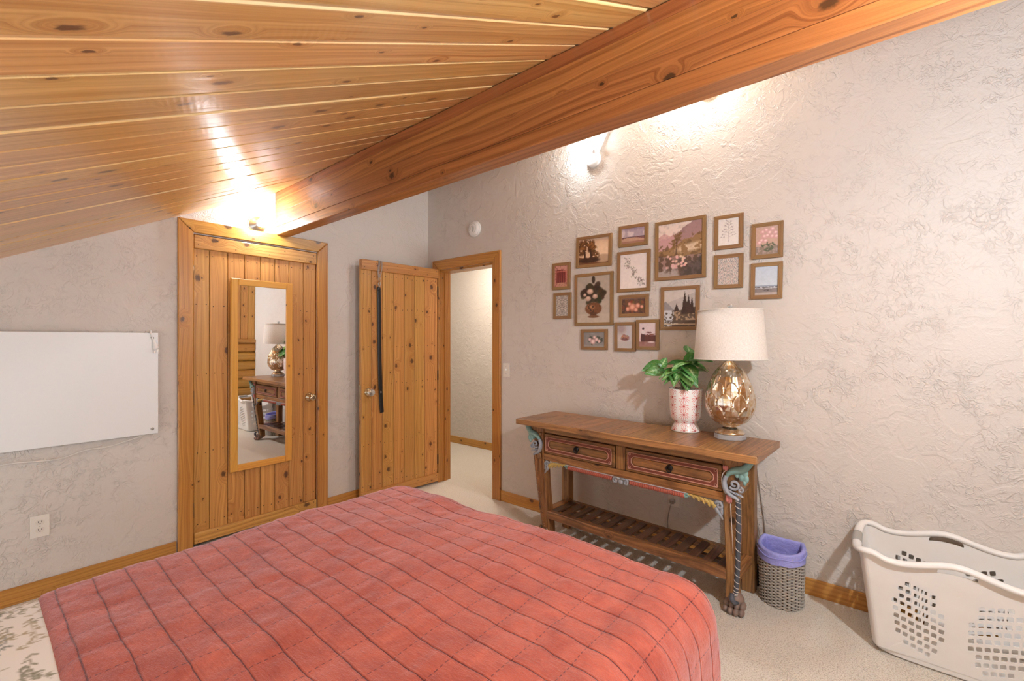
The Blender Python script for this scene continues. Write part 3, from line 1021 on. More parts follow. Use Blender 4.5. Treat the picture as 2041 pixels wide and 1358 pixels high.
for s in (1, -1):
    right = s == 1
    leg = MB().prism([(s * a, z) for a, z in LEGP], -0.146, -0.080, 'Y', 0.004)
    leg.v = [lean(p) for p in leg.v]
    lo = leg.build('front_leg', CWZ, con)

    def T3(pts, y):
        return [lean((s * a, y, z)) for a, z in pts]
    # big C scroll: turquoise acanthus above, grey below
    up_ = spline([Vector((a, z, 0)) for a, z in ((0.700, 0.782), (0.683, 0.757), (0.658, 0.733), (0.628, 0.724), (0.602, 0.708), (0.588, 0.688))], 6)
    b = MB()
    n_ = len(up_)
    b.tube(T3([(p.x, p.y) for p in up_], -0.152), [0.009 + 0.014 * math.sin(PI * min(1, (i / n_) * 0.9 + 0.12)) for i in range(n_)], 8, flat=0.8)
    for a, z, rr in ((0.668, 0.720, 0.016), (0.655, 0.698, 0.015), (0.674, 0.692, 0.013), (0.634, 0.706, 0.012), (0.668, 0.674, 0.010)):
        b.ball(lean((s * a, -0.150, z)), (rr, 0.010, rr * 1.5), 10, 6)
    b.tube(T3([(0.694, 0.776), (0.668, 0.748), (0.640, 0.736)], -0.163), [0.003, 0.004, 0.002], 6)
    b.build('scroll_carving', TUR, lo)
    dn = spline([Vector((a, z, 0)) for a, z in ((0.588, 0.690), (0.577, 0.662), (0.582, 0.630), (0.600, 0.605), (0.625, 0.592), (0.640, 0.580))], 6)
    n_ = len(dn)
    b = MB()
    b.tube(T3([(p.x, p.y) for p in dn], -0.151), [0.018 - 0.012 * abs(i / n_ - 0.35) for i in range(n_)], 8, flat=0.7)
    b.tube(T3(spiral((0.622, 0.655), 0.026, 1.3, PI * 1.2, 1), -0.154), 0.0065, 8)
    b.tube(T3(spiral((0.650, 0.634), 0.014, 1.0, PI * 0.5, -1), -0.154), 0.005, 8)
    for i_, (a, z) in enumerate(((0.606, 0.620), (0.622, 0.613), (0.638, 0.610), (0.652, 0.606))):
        b.ball(lean((s * a, -0.152, z)), (0.013, 0.009, 0.005), 10, 6, Matrix.Rotation(s * 0.5, 3, 'Y'))
    b.build('scroll_carving', GRY, lo)
    for (a, z, w2, h2, fl) in ((0.581, 0.727, 0.013, 0.012, 1), (0.596, 0.578, 0.015, 0.020, -1)):
        b = MB()
        for da, dz, wa, ha in ((-.6, 0, .45, 1), (0, -.12, .5, 1.15), (.6, 0, .45, 1)):
            b.ball(lean((s * (a + da * w2), -0.149, z + dz * h2)), (w2 * wa, 0.006, h2 * ha), 8, 6)
        b.build('tulip_carving', PNK if right else CWZ, lo)
    b = MB()
    b.tube(T3([(p.x - .009, p.y) for p in spline([Vector((a, z, 0)) for a, z in ((0.60, 0.720), (0.580, 0.70), (0.572, 0.665), (0.576, 0.63), (0.590, 0.600))], 5)], -0.148), 0.0022, 5)
    b.tube(T3([(0.601, 0.555), (0.603, 0.42), (0.604, 0.30)], -0.147), 0.0018, 5)
    b.build('carved_line', OFFW if right else CWZ, lo)
    # twisted rope down the outer edge
    rp = [lean((s * a, -0.143, z)) for a, z in ((0.634, 0.585), (0.634, 0.50), (0.628, 0.36), (0.620, 0.22), (0.611, 0.12), (0.603, 0.085))]
    rps = spline([Vector(p) for p in rp], 10)
    MB().tube(rps, 0.0115, 8).build('rope_carving', SLT if right else CWZ, lo)
    hx = []
    for i in range(len(rps) * 6):
        t = i / 6.0
        i0 = min(int(t), len(rps) - 2)
        p = rps[i0].lerp(rps[i0 + 1], t - i0)
        a_ = t * 2 * PI / 3.3
        hx.append((p.x + 0.0115 * math.cos(a_), p.y + 0.0115 * math.sin(a_), p.z))
    MB().tube(hx, 0.0018, 5).build('rope_strand', OFFW if right else CWZ, lo)
    # claw foot
    b = MB()
    yb_ = -0.070
    b.ball((s * 0.602, yb_ + 0.012, 0.050), (0.040, 0.045, 0.042), 14, 10)
    for a, dy in ((0.568, -0.012), (0.592, -0.030), (0.617, -0.030), (0.640, -0.012)):
        b.ball((s * a, yb_ - 0.002 + dy * 0.4, 0.040), (0.015, 0.030, 0.020), 10, 8)
        b.ball((s * a, yb_ - 0.022 + dy * 0.6, 0.018), (0.014, 0.022, 0.018), 10, 8)
    b.build('claw_foot', plain('worn_grey_brown', lin(140, 118, 106), 0.55, 0.22, 30) if right else CWZ, lo)
    b = MB()
    b.tube([(s * 0.600, yb_ - 0.042, 0.105), (s * 0.604, yb_ - 0.056, 0.085), (s * 0.612, yb_ - 0.050, 0.066), (s * 0.625, yb_ - 0.03, 0.062)], [0.010, 0.013, 0.012, 0.006], 8)
    b.build('ankle_scroll', SLT if right else CWZ, lo)
    bl_ = MB().box(*sorted((s * 0.568, s * 0.632)), 0.155, 0.215, 0, 0.786, 0.004).build('back_leg', CWZ, con)
    MB().box(*sorted((s * 0.575, s * 0.622)), -0.075, 0.155, 0.150, 0.200, 0.004).build('side_stretcher', CWY, con)
    # corner bracket under the apron: ochre leaf and grey scroll
    b = MB()
    for i_, (a, z, w2, h2, ang_) in enumerate(((0.515, 0.528, 0.030, 0.018, 0.55), (0.490, 0.533, 0.028, 0.016, 0.5), (0.464, 0.538, 0.027, 0.014, 0.45), (0.438, 0.542, 0.026, 0.012, 0.4), (0.412, 0.546, 0.024, 0.010, 0.3), (0.388, 0.549, 0.022, 0.008, 0.2))):
        b.ball((s * a, FY + 0.004, z), (w2, 0.010, h2 * 0.62), 10, 6, Matrix.Rotation(s * ang_, 3, 'Y'))
        b.ball((s * (a + 0.006), FY + 0.002, z - h2 * 0.75), (w2 * 0.45, 0.008, h2 * 0.40), 8, 6, Matrix.Rotation(s * (ang_ + .7), 3, 'Y'))
    b.build('leaf_carving', YEL, con)
    b = MB()
    b.tube([(s * a, FY + 0.002, z) for a, z in spiral((0.545, 0.528), 0.020, 1.2, PI * 0.9, -1)], 0.0075, 8)
    b.tube([(s * a, FY + 0.002, z) for a, z in ((0.530, 0.515), (0.538, 0.498), (0.552, 0.482), (0.563, 0.462))], [0.010, 0.010, 0.008, 0.003], 8)
    b.ball((s * 0.556, FY + 0.004, 0.505), (0.010, 0.008, 0.024), 8, 6)
    b.build('bracket_scroll', GRY, con)
    # rope moulding
    pts = [(s * a, FY + 0.004, 0.537) for a in np.linspace(0.058, 0.372, 40)]
    b = MB().tube(pts, 0.0125, 8)
    b.build('rope_moulding', ROPE, con)
    hx = [(s * (0.058 + 0.314 * t), FY + 0.004 + 0.0125 * math.cos(t * 2 * PI * 24), 0.537 + 0.0125 * math.sin(t * 2 * PI * 24)) for t in np.linspace(0, 1, 24 * 9)]
    MB().tube(hx, 0.0026, 5).build('rope_strand', plain('dusky_coral_paint', lin(168, 88, 74), 0.55, 0.15, 60), con)
    MB().box(*sorted((s * 0.045, s * 0.385)), FY - 0.004, FY + 0.02, 0.549, 0.5555, 0.002).build('bead_strip', plain('lilac_white_paint', lin(200, 190, 192), 0.6, 0.15, 80), con)
    b = MB().tube([(s * a, FY, z) for a, z in spiral((0.382, 0.538), 0.014, 1.1, 0, 1)], 0.006, 8)
    b.build('bracket_scroll', TUR, con)

b = MB()
for s in (1, -1):
    b.tube([(s * a, FY - 0.001, z) for a, z in spiral((0.034, 0.532), 0.017, 1.2, PI * 0.6, -1)], 0.0068, 8)
    b.tube([(s * 0.045, FY, 0.548), (s * 0.02, FY - .003, 0.549), (0, FY - .004, 0.546)], 0.006, 8)
b.ball((0, FY, 0.530), (0.018, 0.010, 0.017), 12, 8)
b.build('centre_scroll', GRY, con)

# slatted lower shelf
MB().box(-0.566, 0.566, -0.100, -0.062, 0.153, 0.205, 0.004).build('front_stretcher', CWX, con)
MB().box(-0.568, 0.568, 0.165, 0.20, 0.153, 0.200, 0.004).build('back_stretcher', CWX, con)
MB().box(-0.568, 0.568, 0.03, 0.06, 0.163, 0.187, 0.003).build('middle_stretcher', wood('slat', 'X'), con)
sl = None
for i in range(15):
    a = -0.535 + i * 1.07 / 14
    if sl is None:
        sl = MB().box(-0.0235, 0.0235, -0.062, 0.168, 0, 0.014, 0.003).build('slat', wood('slat', 'Y'), con, (a, 0, 0.1875))
    else:
        dup(sl, con, (a, 0, 0.1875 + random.uniform(-.001, .001)), (0, random.uniform(-.02, .02), random.uniform(-.012, .012)))

# ------------------------------------------------------------------ table lamp
LS = 0.978
lamp = thing('table_lamp', 'table lamp with amber mercury-glass artichoke body and pale linen shade', 'lamp', (-0.624, 2.612, 0.8205))
ACR = plain('clear_acrylic', lin(236, 238, 242), 0.05, 0.0)
kk = _mats['clear_acrylic'].node_tree.nodes['Principled BSDF']
kk.inputs['Transmission Weight'].default_value = 0.6
k = NT('amber_mercury_glass')
ob = k.obj()
sp = k.noise(ob, 48.0, 4.0, 0.7)
col = k.mix(k.mapr(sp, 0.38, 0.66), lin(200, 168, 118), lin(226, 222, 214))
k.bump(k.noise(ob, 90.0, 2.0), 0.15, 0.002)
MERC = k.out(col, k.math('MULTIPLY_ADD', sp, 0.25, 0.10), Metallic=0.9, Coat_Weight=0.6, Coat_Roughness=0.03)
b = MB().lathe([(0.0, 0), (0.078, 0.0), (0.081, 0.003), (0.081, 0.022), (0.076, 0.026), (0.0, 0.026)], 12, smooth=False)
b.build('base', ACR, lamp)
b = MB().lathe([(0.073, 0.0262), (0.076, 0.032), (0.070, 0.040), (0.064, 0.043), (0.060, 0.050), (0.044, 0.056), (0.034, 0.062), (0.032, 0.068), (0.038, 0.073)], 36)
b.build('foot', MERC, lamp)

EZ0, EZ1 = 0.070, 0.418


def egg_r(t):
    # t 0 bottom .. 1 top
    pts = [(0, 0.040), (0.065, 0.073), (0.174, 0.103), (0.26, 0.113), (0.337, 0.116), (0.45, 0.113), (0.554, 0.106), (0.66, 0.094), (0.77, 0.078), (0.88, 0.054), (0.95, 0.034), (1.0, 0.018)]
    for (a, ra), (b_, rb) in zip(pts[:-1], pts[1:]):
        if a <= t <= b_:
            f = (t - a) / (b_ - a)
            f = f
            return ra + (rb - ra) * f
    return 0.018


NR, NP = 5, 10


def egg(u_, v_):
    a = u_ * 2 * PI
    r_ = egg_r(v_)
    rel = 0.0
    for row in range(NR + 1):
        # overlapping rounded petals, each row half a step on; tips up
        base = row / NR * 0.88 - 0.10
        ph = (u_ * NP + (row % 2) * 0.5) % 1.0 - 0.5
        top = base + 0.27 * (1 - (abs(ph) * 2) ** 2.4 * 0.5)
        if base <= v_ <= top:
            e = (top - v_) / 0.27
            edge = min(1.0, (top - v_) / 0.018)
            side = min(1.0, (0.5 - abs(ph)) / 0.07)
            hgt = (0.005 + 0.006 * (1 - e)) * edge * (0.35 + 0.65 * side) + 0.0015 * math.exp(-(ph / 0.05) ** 2) * edge
            rel = max(rel, hgt)
    r_ += rel * min(1.0, r_ / 0.06)
    return (r_ * math.cos(a), r_ * math.sin(a), EZ0 + (EZ1 - EZ0) * v_)


MB().grid(egg, 216, 130, True, True).build('body', MERC, lamp)
MB().lathe([(0.0165, 0.414), (0.0165, 0.425), (0.011, 0.428), (0.011, 0.470), (0.014, 0.474), (0.014, 0.52), (0.0, 0.52)], 20).build('neck', METAL, lamp)
k = NT('linen_shade')
ob = k.obj()
xx, yy, zz = k.sep(ob)
aa = k.math('ARCTAN2', yy, xx)
w1 = k.noise(k.comb(k.math('MULTIPLY', aa, 14.0), k.math('MULTIPLY', zz, 500.0)), 1.0, 2.0)
w2 = k.noise(k.comb(k.math('MULTIPLY', aa, 95.0), k.math('MULTIPLY', zz, 60.0)), 1.0, 2.0)
wv_ = k.math('MULTIPLY', k.math('ADD', w1, w2), 0.5)
k.bump(wv_, 0.25, 0.002)
SHADE = k.out(k.mix(k.mapr(wv_, 0.35, 0.65), lin(205, 197, 188), lin(236, 230, 222)), 0.9)
RB, RT, ZB, ZT = 0.181, 0.160, 0.430, 0.692
b = MB().lathe([(RB, ZB), (RT, ZT), (RT - 0.004, ZT + 0.001), (RB - 0.004, ZB - 0.001), (RB, ZB)], 64, cap=False)
b.build('lamp_shade', SHADE, lamp)
b = MB()
b.tube([(RB * math.cos(t), RB * math.sin(t), ZB) for t in np.linspace(0, 2 * PI, 64, endpoint=False)], 0.0028, 6, closed=True)
b.build('shade_trim', plain('linen_trim', lin(228, 221, 212), 0.85), lamp)
b = MB()
b.tube([(RT * math.cos(t), RT * math.sin(t), ZT) for t in np.linspace(0, 2 * PI, 64, endpoint=False)], 0.0028, 6, closed=True)
b.build('shade_trim', plain('linen_trim', lin(228, 221, 212), 0.85), lamp)
b = MB()
for t in (0, PI):
    b.tube([(0.016 * math.cos(t), 0.016 * math.sin(t), 0.50), (0.05 * math.cos(t), 0.05 * math.sin(t), 0.56), (0.05 * math.cos(t), 0.05 * math.sin(t), 0.64), (0.008 * math.cos(t), 0, 0.700)], 0.002, 6)
for i in range(3):
    t = i * 2 * PI / 3 + .4
    b.tube([(0, 0, 0.698), (RT * math.cos(t), RT * math.sin(t), ZT - 0.004)], 0.0022, 6)
b.build('harp', METAL, lamp)
MB().lathe([(0.006, 0.698), (0.006, 0.704), (0.012, 0.709), (0.014, 0.717), (0.010, 0.725), (0.0, 0.728)], 14, smooth=False).build('finial', plain('glass_finial', lin(222, 224, 222), 0.08, 0.02, Metallic=0.6), lamp)

# ------------------------------------------------------------------ potted plant
plant = thing('potted_plant', 'arrowhead vine in a footed white pot printed with pink starbursts', 'plant', (-0.877, 2.665, 0.8205))
k = NT('starburst_glaze')
xx, yy, zz = k.sep(k.obj())
th_ = k.math('ARCTAN2', yy, xx)
rowf = k.math('DIVIDE', k.math('SUBTRACT', zz, 0.028), 0.0475)
row_ = k.math('FLOOR', rowf)
cv = k.math('SUBTRACT', k.math('FRACT', rowf), 0.62)
cuf = k.math('ADD', k.math('MULTIPLY', th_, 8.0 / (2 * PI)), 0.22)
cu = k.math('SUBTRACT', k.math('FRACT', cuf), 0.5)
X_ = k.math('MULTIPLY', cu, 0.0707)
Y_ = k.math('MULTIPLY', cv, 0.0475)
Yd = k.math('ADD', Y_, k.math('MULTIPLY', k.math('MULTIPLY', X_, X_), 16.0))   # arms droop
rr_ = k.math('SQRT', k.math('ADD', k.math('MULTIPLY', X_, X_), k.math('MULTIPLY', Yd, Yd)))
an_ = k.math('ARCTAN2', Yd, X_)
pet = k.math('COSINE', k.math('MULTIPLY', an_, 11.0))
arm = k.math('GREATER_THAN', pet, k.mapr(rr_, 0.004, 0.030, -0.3, 0.62))
arm = k.math('MULTIPLY', arm, k.mapr(rr_, 0.027, 0.031, 1.0, 0.0))
cen = k.math('LESS_THAN', rr_, 0.006)
okz = k.math('MULTIPLY', k.math('GREATER_THAN', zz, 0.008), k.math('LESS_THAN', zz, 0.245))
col = k.mix(k.math('MULTIPLY', k.math('MULTIPLY', arm, okz), 0.85), lin(243, 240, 236), lin(226, 138, 132))
col = k.mix(k.math('MULTIPLY', cen, okz), col, lin(186, 84, 84))
GLZ = k.out(col, 0.22, Coat_Weight=0.4)
b = MB().lathe([(0.078, 0.0), (0.082, 0.003), (0.080, 0.012), (0.066, 0.038), (0.061, 0.046), (0.062, 0.054), (0.078, 0.068), (0.086, 0.090), (0.090, 0.13), (0.0925, 0.20), (0.0935, 0.246),
                (0.092, 0.249), (0.089, 0.246), (0.088, 0.228), (0.0, 0.228)], 48)
b.build('pot', GLZ, plant)
MB().lathe([(0.0875, 0.232), (0.05, 0.237), (0.0, 0.236)], 24).build('soil', plain('potting_soil', lin(58, 44, 34), 0.95, 0.3, 120, 0.8), plant)

k = NT('variegated_leaf')
lc = k.n('ShaderNodeAttribute', attribute_name='vein').outputs['Fac']
ob = k.obj()
r_ = k.rand()
base = k.mix(r_, lin(52, 112, 50), lin(122, 176, 92))
base = k.mix(k.mapr(k.noise(ob, 60, 2.0), 0.3, 0.7), base, lin(60, 126, 54))
LEAF = k.out(k.mix(lc, base, lin(190, 218, 168)), 0.32, Subsurface_Weight=0.0)


def leaf_mesh(fold, curl):
    nu, nv = 15, 17
    vs, ve = [], []
    for j in range(nv):
        t = j / (nv - 1)
        for i in range(nu):
            s_ = i / (nu - 1) * 2 - 1
            # arrowhead outline: tip at +y, lobes reaching behind the stalk
            wd = 0.50 * (math.sin(PI * min(1, t ** 0.62)) ** 0.85) * (1 - 0.25 * t) + 0.002
            x_ = s_ * wd
            y_ = t - 0.28 * abs(s_) ** 1.6 * (1 - t) ** 1.3 - 0.05
            z_ = fold * abs(x_) - curl * t * t - 0.25 * curl * s_ * s_ + 0.02 * math.sin(9 * t + 4 * s_)
            vs.append((x_, y_, z_))
            mid = math.exp(-(abs(s_) / 0.09) ** 2)
            ph = (t * 5.0 - abs(s_) * 1.5) % 1.0
            side = math.exp(-((min(ph, 1 - ph)) / 0.12) ** 2) * (1 - abs(s_)) * 0.9
            ve.append(min(1.0, max(mid, side) * 0.85))
    fs = [(j * nu + i, j * nu + i + 1, (j + 1) * nu + i + 1, (j + 1) * nu + i) for j in range(nv - 1) for i in range(nu - 1)]
    me = bpy.data.meshes.new('leaf')
    me.from_pydata(vs, [], fs)
    me.materials.append(LEAF)
    me.polygons.foreach_set('use_smooth', [True] * len(fs))
    at = me.attributes.new('vein', 'FLOAT', 'POINT')
    at.data.foreach_set('value', ve)
    return me


lms = [leaf_mesh(0.25, 0.15), leaf_mesh(0.1, 0.3), leaf_mesh(0.45, 0.1)]
STEM = plain('leaf_stalk', lin(112, 128, 76), 0.5)
# (x, y, z of leaf base, direction azimuth in degrees seen from above, pitch, size, roll)
leaves = [(-0.02, -0.055, 0.330, 235, -20, 0.10, 0), (0.035, -0.060, 0.335, 300, -25, 0.105, 10), (0.055, -0.030, 0.400, 20, 5, 0.105, -30),
          (0.040, -0.030, 0.455, 110, 35, 0.065, 30), (0.055, -0.03, 0.445, 330, 25, 0.05, 0), (0.0, -0.02, 0.375, 180, 5, 0.085, 20),
          (-0.05, -0.03, 0.340, 200, -5, 0.075, 25), (0.075, -0.04, 0.318, 335, -35, 0.085, 0), (0.05, -0.07, 0.285, 285, -40, 0.08, 0),
          (-0.035, -0.06, 0.290, 240, -20, 0.07, 0), (0.02, 0.01, 0.390, 80, 20, 0.09, 0), (0.075, 0.0, 0.375, 10, -15, 0.085, 10),
          (0.01, -0.06, 0.36, 260, -35, 0.085, -15), (-0.01, 0.03, 0.33, 130, 10, 0.08, 0), (0.06, 0.03, 0.34, 50, 0, 0.08, 0),
          (-0.145, -0.03, 0.362, 188, -12, 0.085, 55), (-0.140, -0.02, 0.328, 190, -15, 0.075, 75), (-0.132, -0.02, 0.335, 30, 50, 0.045, 60),
          (-0.115, -0.03, 0.372, 60, 55, 0.05, 50), (0.095, 0.0, 0.41, 330, -60, 0.05, 0),
          (0.0, -0.075, 0.300, 265, -30, 0.085, 10), (0.045, -0.075, 0.315, 310, -15, 0.09, -10), (0.015, -0.045, 0.395, 240, -10, 0.08, 0), (-0.03, -0.06, 0.315, 215, -15, 0.085, -10), (0.07, -0.06, 0.36, 320, -30, 0.09, 0)]
st = MB()
for i, (x, y, z, az, pt, sz, rl) in enumerate(leaves):
    x = min(x, 0.048) - 0.012
    o = bpy.data.objects.new('leaf', lms[i % 3])
    COL.objects.link(o)
    o.parent = plant
    o.location = (x, y, z + (0.028 if z < 0.34 else 0.012))
    az_, pt_ = math.radians(az) - PI / 2, math.radians(pt)
    o.rotation_euler = (Matrix.Rotation(az_, 3, 'Z') @ Matrix.Rotation(pt_, 3, 'X') @ Matrix.Rotation(math.radians(rl), 3, 'Y')).to_euler()
    o.scale = (sz * 1.2, sz * 1.2, sz * 1.2)
    bx, by = random.uniform(-.03, .03), random.uniform(-.03, .03)
    st.tube(spline([(bx, by, 0.232), (bx * .6 + x * .3, by * .6 + y * .3, 0.232 + (z - .232) * .6), (x, y, z + (0.028 if z < 0.34 else 0.012))], 5), 0.0016, 5)
st.build('stems', STEM, plant)

# ------------------------------------------------------------------ painted prints
GN = np.random.RandomState(3).rand(8, 96, 96)


def tnoise(U, V, sc, seed, octv=3):
    o = 0
    a = 0.5
    for i in range(octv):
        o = o + a * vnoise(U + seed * 3.1, V + seed * 1.7, sc * 2 ** i, seed + i)
        a *= 0.5
    return o / 0.875


def col3(c):
    return np.array(c, float) / 255.0


def over(img, mask, c):
    mask = np.clip(mask, 0, 1)[..., None]
    return img * (1 - mask) + col3(c) * mask


def ell(U, V, cx, cy, rx, ry, soft=0.25, rot=0.0):
    c_, s_ = math.cos(rot), math.sin(rot)
    du, dv = U - cx, V - cy
    a = (du * c_ + dv * s_) / rx
    b_ = (-du * s_ + dv * c_) / ry
    return 1 - sst(np.sqrt(a * a + b_ * b_), 1 - soft, 1 + soft)


def paint(kind, U, V, asp):
    """U in 0..1 (right), V in 0..asp (up): sRGB image"""
    rs = np.random.RandomState(hash(kind) % 1000 if False else sum(map(ord, kind)))
    one = np.ones(U.shape + (3,))
    n1, n2 = tnoise(U, V, 5, 2), tnoise(U, V, 14, 5)
    v = V / asp
    if kind == 'ruin':
        img = one * col3((196, 132, 120))
        img = over(img, sst(v, 0.62, 0.9) * 0.7, (214, 164, 148))
        body = (np.abs(U - 0.5) < 0.36) * (v > 0.18) * (v < 0.82 - 0.10 * (U - 0.2))
        img = over(img, body * 0.9, (150, 66, 60))
        for i in range(5):
            img = over(img, body * (np.abs(U - 0.2 - i * 0.14) < 0.028), (96, 36, 40))
        img = over(img, body * (np.abs(v - 0.72) < 0.03), (190, 110, 98))
        img = over(img, (v < 0.2) * (U + v > 0.3) * 0.8, (198, 150, 124))
        img = over(img, (n2 > 0.62) * 0.5, (120, 50, 50))
    elif kind == 'damask':
        img = one * col3((150, 140, 130))
        uu, vv = np.abs(((U * 2) % 1) - 0.5), ((V * 2.2) % 1)
        p = np.sin(uu * 22 + 4 * np.sin(vv * 9)) * np.cos(vv * 20 + 5 * np.cos(uu * 9))
        img = over(img, (p > 0.15) * 0.9, (216, 206, 196))
        img = over(img, (p < -0.45) * 0.8, (92, 86, 84))
        img = over(img, (np.sin(uu * 40) * np.sin(vv * 44) > 0.55) * 0.7, (226, 218, 210))
    elif kind == 'oaks':
        img = one * col3((214, 178, 146))
        img = over(img, ell(U, V, 0.75, asp * 0.5, 0.5, 0.3, 0.8), (238, 208, 176))
        img = over(img, sst(v, 0.85, 1.0) * 0.6, (170, 150, 138))
        img = over(img, (v < 0.26 + 0.06 * n1), (116, 76, 48))
        img = over(img, ell(U, V, 0.82, asp * 0.2, 0.28, 0.12), (186, 156, 130))
        for cx, cy, r in ((0.18, .72, .22), (0.36, .74, .20), (0.46, .6, .14), (0.08, .55, .16), (0.55, .32, .14)):
            img = over(img, ell(U, V, cx, cy * asp, r, r * .9, .3) * (n2 > 0.36), (92, 58, 32))
            img = over(img, ell(U, V, cx + .04, cy * asp + .04, r * .6, r * .5, .5) * (n2 > 0.52), (150, 100, 54))
        for x0, w_ in ((0.36, 0.03), (0.16, 0.03)):
            img = over(img, (np.abs(U - x0 - 0.06 * np.sin(v * 5)) < w_) * (v > 0.15) * (v < 0.6), (58, 36, 26))
        img = over(img, ell(U, V, .35, .16 * asp, .35, .07), (66, 42, 32))
    elif kind == 'vase':
        img = one * col3((186, 174, 160))
        img = over(img, n1 * 0.4, (158, 146, 134))
        img = over(img, (v < 0.18) * 0.6, (196, 182, 164))
        for i in range(36):
            a, r = rs.uniform(0, 2 * PI), rs.uniform(0, 1) ** .5
            cx, cy = 0.5 + 0.34 * r * math.cos(a), asp * (0.62 + 0.20 * r * math.sin(a))
            img = over(img, ell(U, V, cx, cy, .10, .075, .3, rs.uniform(0, 3)) * .9, (44 + rs.randint(30), 34 + rs.randint(20), 28))
        img = over(img, ell(U, V, .5, .92 * asp, .05, .10, .3), (60, 44, 34))
        for cx, cy, r in ((.40, .67, .095), (.55, .56, .08), (.34, .52, .085), (.24, .6, .05)):
            img = over(img, ell(U, V, cx, cy * asp, r, r * .8, .3), (196, 160, 140))
            img = over(img, ell(U, V, cx, cy * asp + .02, r * .6, r * .4, .5), (226, 196, 176))
        img = over(img, ell(U, V, .5, .30 * asp, .25, .165, .08), (122, 76, 46))
        img = over(img, ell(U, V, .42, .33 * asp, .11, .06, .5), (180, 128, 86))
        img = over(img, ((np.abs(U - .5) < .09) * (v < .22) * (v > .12)), (96, 58, 36))
        img = over(img, ell(U, V, .5, .13 * asp, .17, .035, .2), (120, 80, 52))
        img = over(img, ((n2 > .6) * ell(U, V, .5, .3 * asp, .24, .15)), (78, 48, 32))
    elif kind == 'posy':
        img = one * col3((150, 146, 142))
        img = over(img, n1 * .6, (116, 112, 110))
        for i in range(26):
            a, r = rs.uniform(0, 2 * PI), rs.uniform(0, 1)
            img = over(img, ell(U, V, .5 + .36 * r * math.cos(a), asp * (.48 + .3 * r * math.sin(a)), .08, .05, .3, rs.uniform(0, 3)), (72, 78, 66))
        for cx, cy, r in ((.45, .36, .12), (.62, .5, .09), (.3, .5, .08), (.52, .66, .07), (.74, .38, .07)):
            img = over(img, ell(U, V, cx, cy * asp, r, r, .3), (206, 168, 166))
            img = over(img, ell(U, V, cx, cy * asp, r * .5, r * .5, .5), (236, 214, 210))
        img = over(img, (v < .1) * .5, (176, 168, 160))
    elif kind == 'moor':
        img = one * col3((176, 160, 172))
        img = over(img, sst(n1, .45, .7) * .9, (220, 204, 206))
        img = over(img, sst(v, .75, 1) * .6, (150, 128, 146))
        img = over(img, (v < .40 + .05 * n1), (132, 92, 92))
        img = over(img, (v < .30 + .08 * np.sin(U * 4)) * .9, (196, 160, 136))
        img = over(img, (v < .14) * .8, (150, 106, 92))
        img = over(img, (np.abs(v - .40) < .035) * (n2 > .4), (88, 62, 72))
    elif kind == 'sprays':
        img = one * col3((232, 222, 218))
        for i in range(70):
            t = i / 70
            cx = .18 + .55 * t + .10 * math.sin(t * 16) + rs.uniform(-.07, .07)
            cy = asp * (.88 - .72 * t + rs.uniform(-.05, .05))
            img = over(img, ell(U, V, cx, cy, .034, .013, .3, rs.uniform(0, 3)) * .8, (120 + rs.randint(30), 108 + rs.randint(30), 108))
        for t in np.linspace(0, 1, 60):
            img = over(img, ell(U, V, .2 + .55 * t + .08 * math.sin(t * 16), asp * (.86 - .7 * t), .008, .008, .4) * .8, (112, 100, 98))
        for i in range(14):
            img = over(img, ell(U, V, .8 + rs.uniform(-.16, .12), asp * (.2 + rs.uniform(-.1, .12)), .05, .012, .3, rs.uniform(0, 3)) * .85, (126, 116, 112))
    elif kind == 'roses':
        img = one * col3((112, 78, 62))
        img = over(img, (n2 > .5) * .7, (72, 50, 42))
        for i in range(26):
            img = over(img, ell(U, V, rs.uniform(.05, .95), asp * rs.uniform(.1, .8), .07, .05, .3, rs.uniform(0, 3)) * .8, (88 + rs.randint(60), 58 + rs.randint(30), 46))
        for cx, cy, r in ((.45, .42, .15), (.25, .3, .09), (.68, .5, .10), (.6, .25, .09), (.85, .42, .07), (.32, .62, .07)):
            img = over(img, ell(U, V, cx, cy * asp, r, r, .25), (196, 128, 106))
            img = over(img, ell(U, V, cx, cy * asp, r * .55, r * .55, .5), (228, 172, 148))
        img = over(img, sst(v, .86, 1) * .6, (170, 140, 122))
    elif kind == 'bowl':
        img = one * col3((206, 198, 196))
        img = over(img, ell(U, V, .25, .85 * asp, .3, .3, .6) * .7, (158, 136, 134))
        img = over(img, (v < .30), (196, 190, 186))
        img = over(img, (np.abs(U - .72) < .13) * (v > .3) * .5, (186, 192, 208))
        img = over(img, ell(U, V, .5, .42 * asp, .26, .13, .3), (118, 70, 66))
        for i in range(12):
            img = over(img, ell(U, V, .5 + rs.uniform(-.22, .26), asp * (.5 + rs.uniform(-.06, .12)), .06, .05, .3), (150 + rs.randint(60), 96 + rs.randint(50), 96))
        img = over(img, n2 * .25, (150, 146, 150))
    elif kind == 'worker':
        img = one * col3((222, 204, 204))
        img = over(img, (v < .52 - .04 * U) * (U > .12) * (v > .20), (98, 54, 44))
        img = over(img, (np.abs(v - .5) < .05) * (U > .3) * (n2 > .4), (132, 84, 74))
        img = over(img, ell(U, V, .22, .35 * asp, .13, .36, .2), (84, 50, 48))
        img = over(img, ell(U, V, .24, .60 * asp, .10, .11, .2), (226, 214, 212))
        img = over(img, ell(U, V, .24, .76 * asp, .065, .065, .2), (58, 34, 34))
        img = over(img, (v < .2) * .9, (150, 106, 98))
        img = over(img, ell(U, V, .72, .19 * asp, .2, .05, .3), (212, 194, 190))
        img = over(img, ell(U, V, .6, .6 * asp, .16, .05, .4) * (n2 > .4), (112, 66, 64))
    elif kind == 'ravine':
        img = one * col3((232, 214, 204))
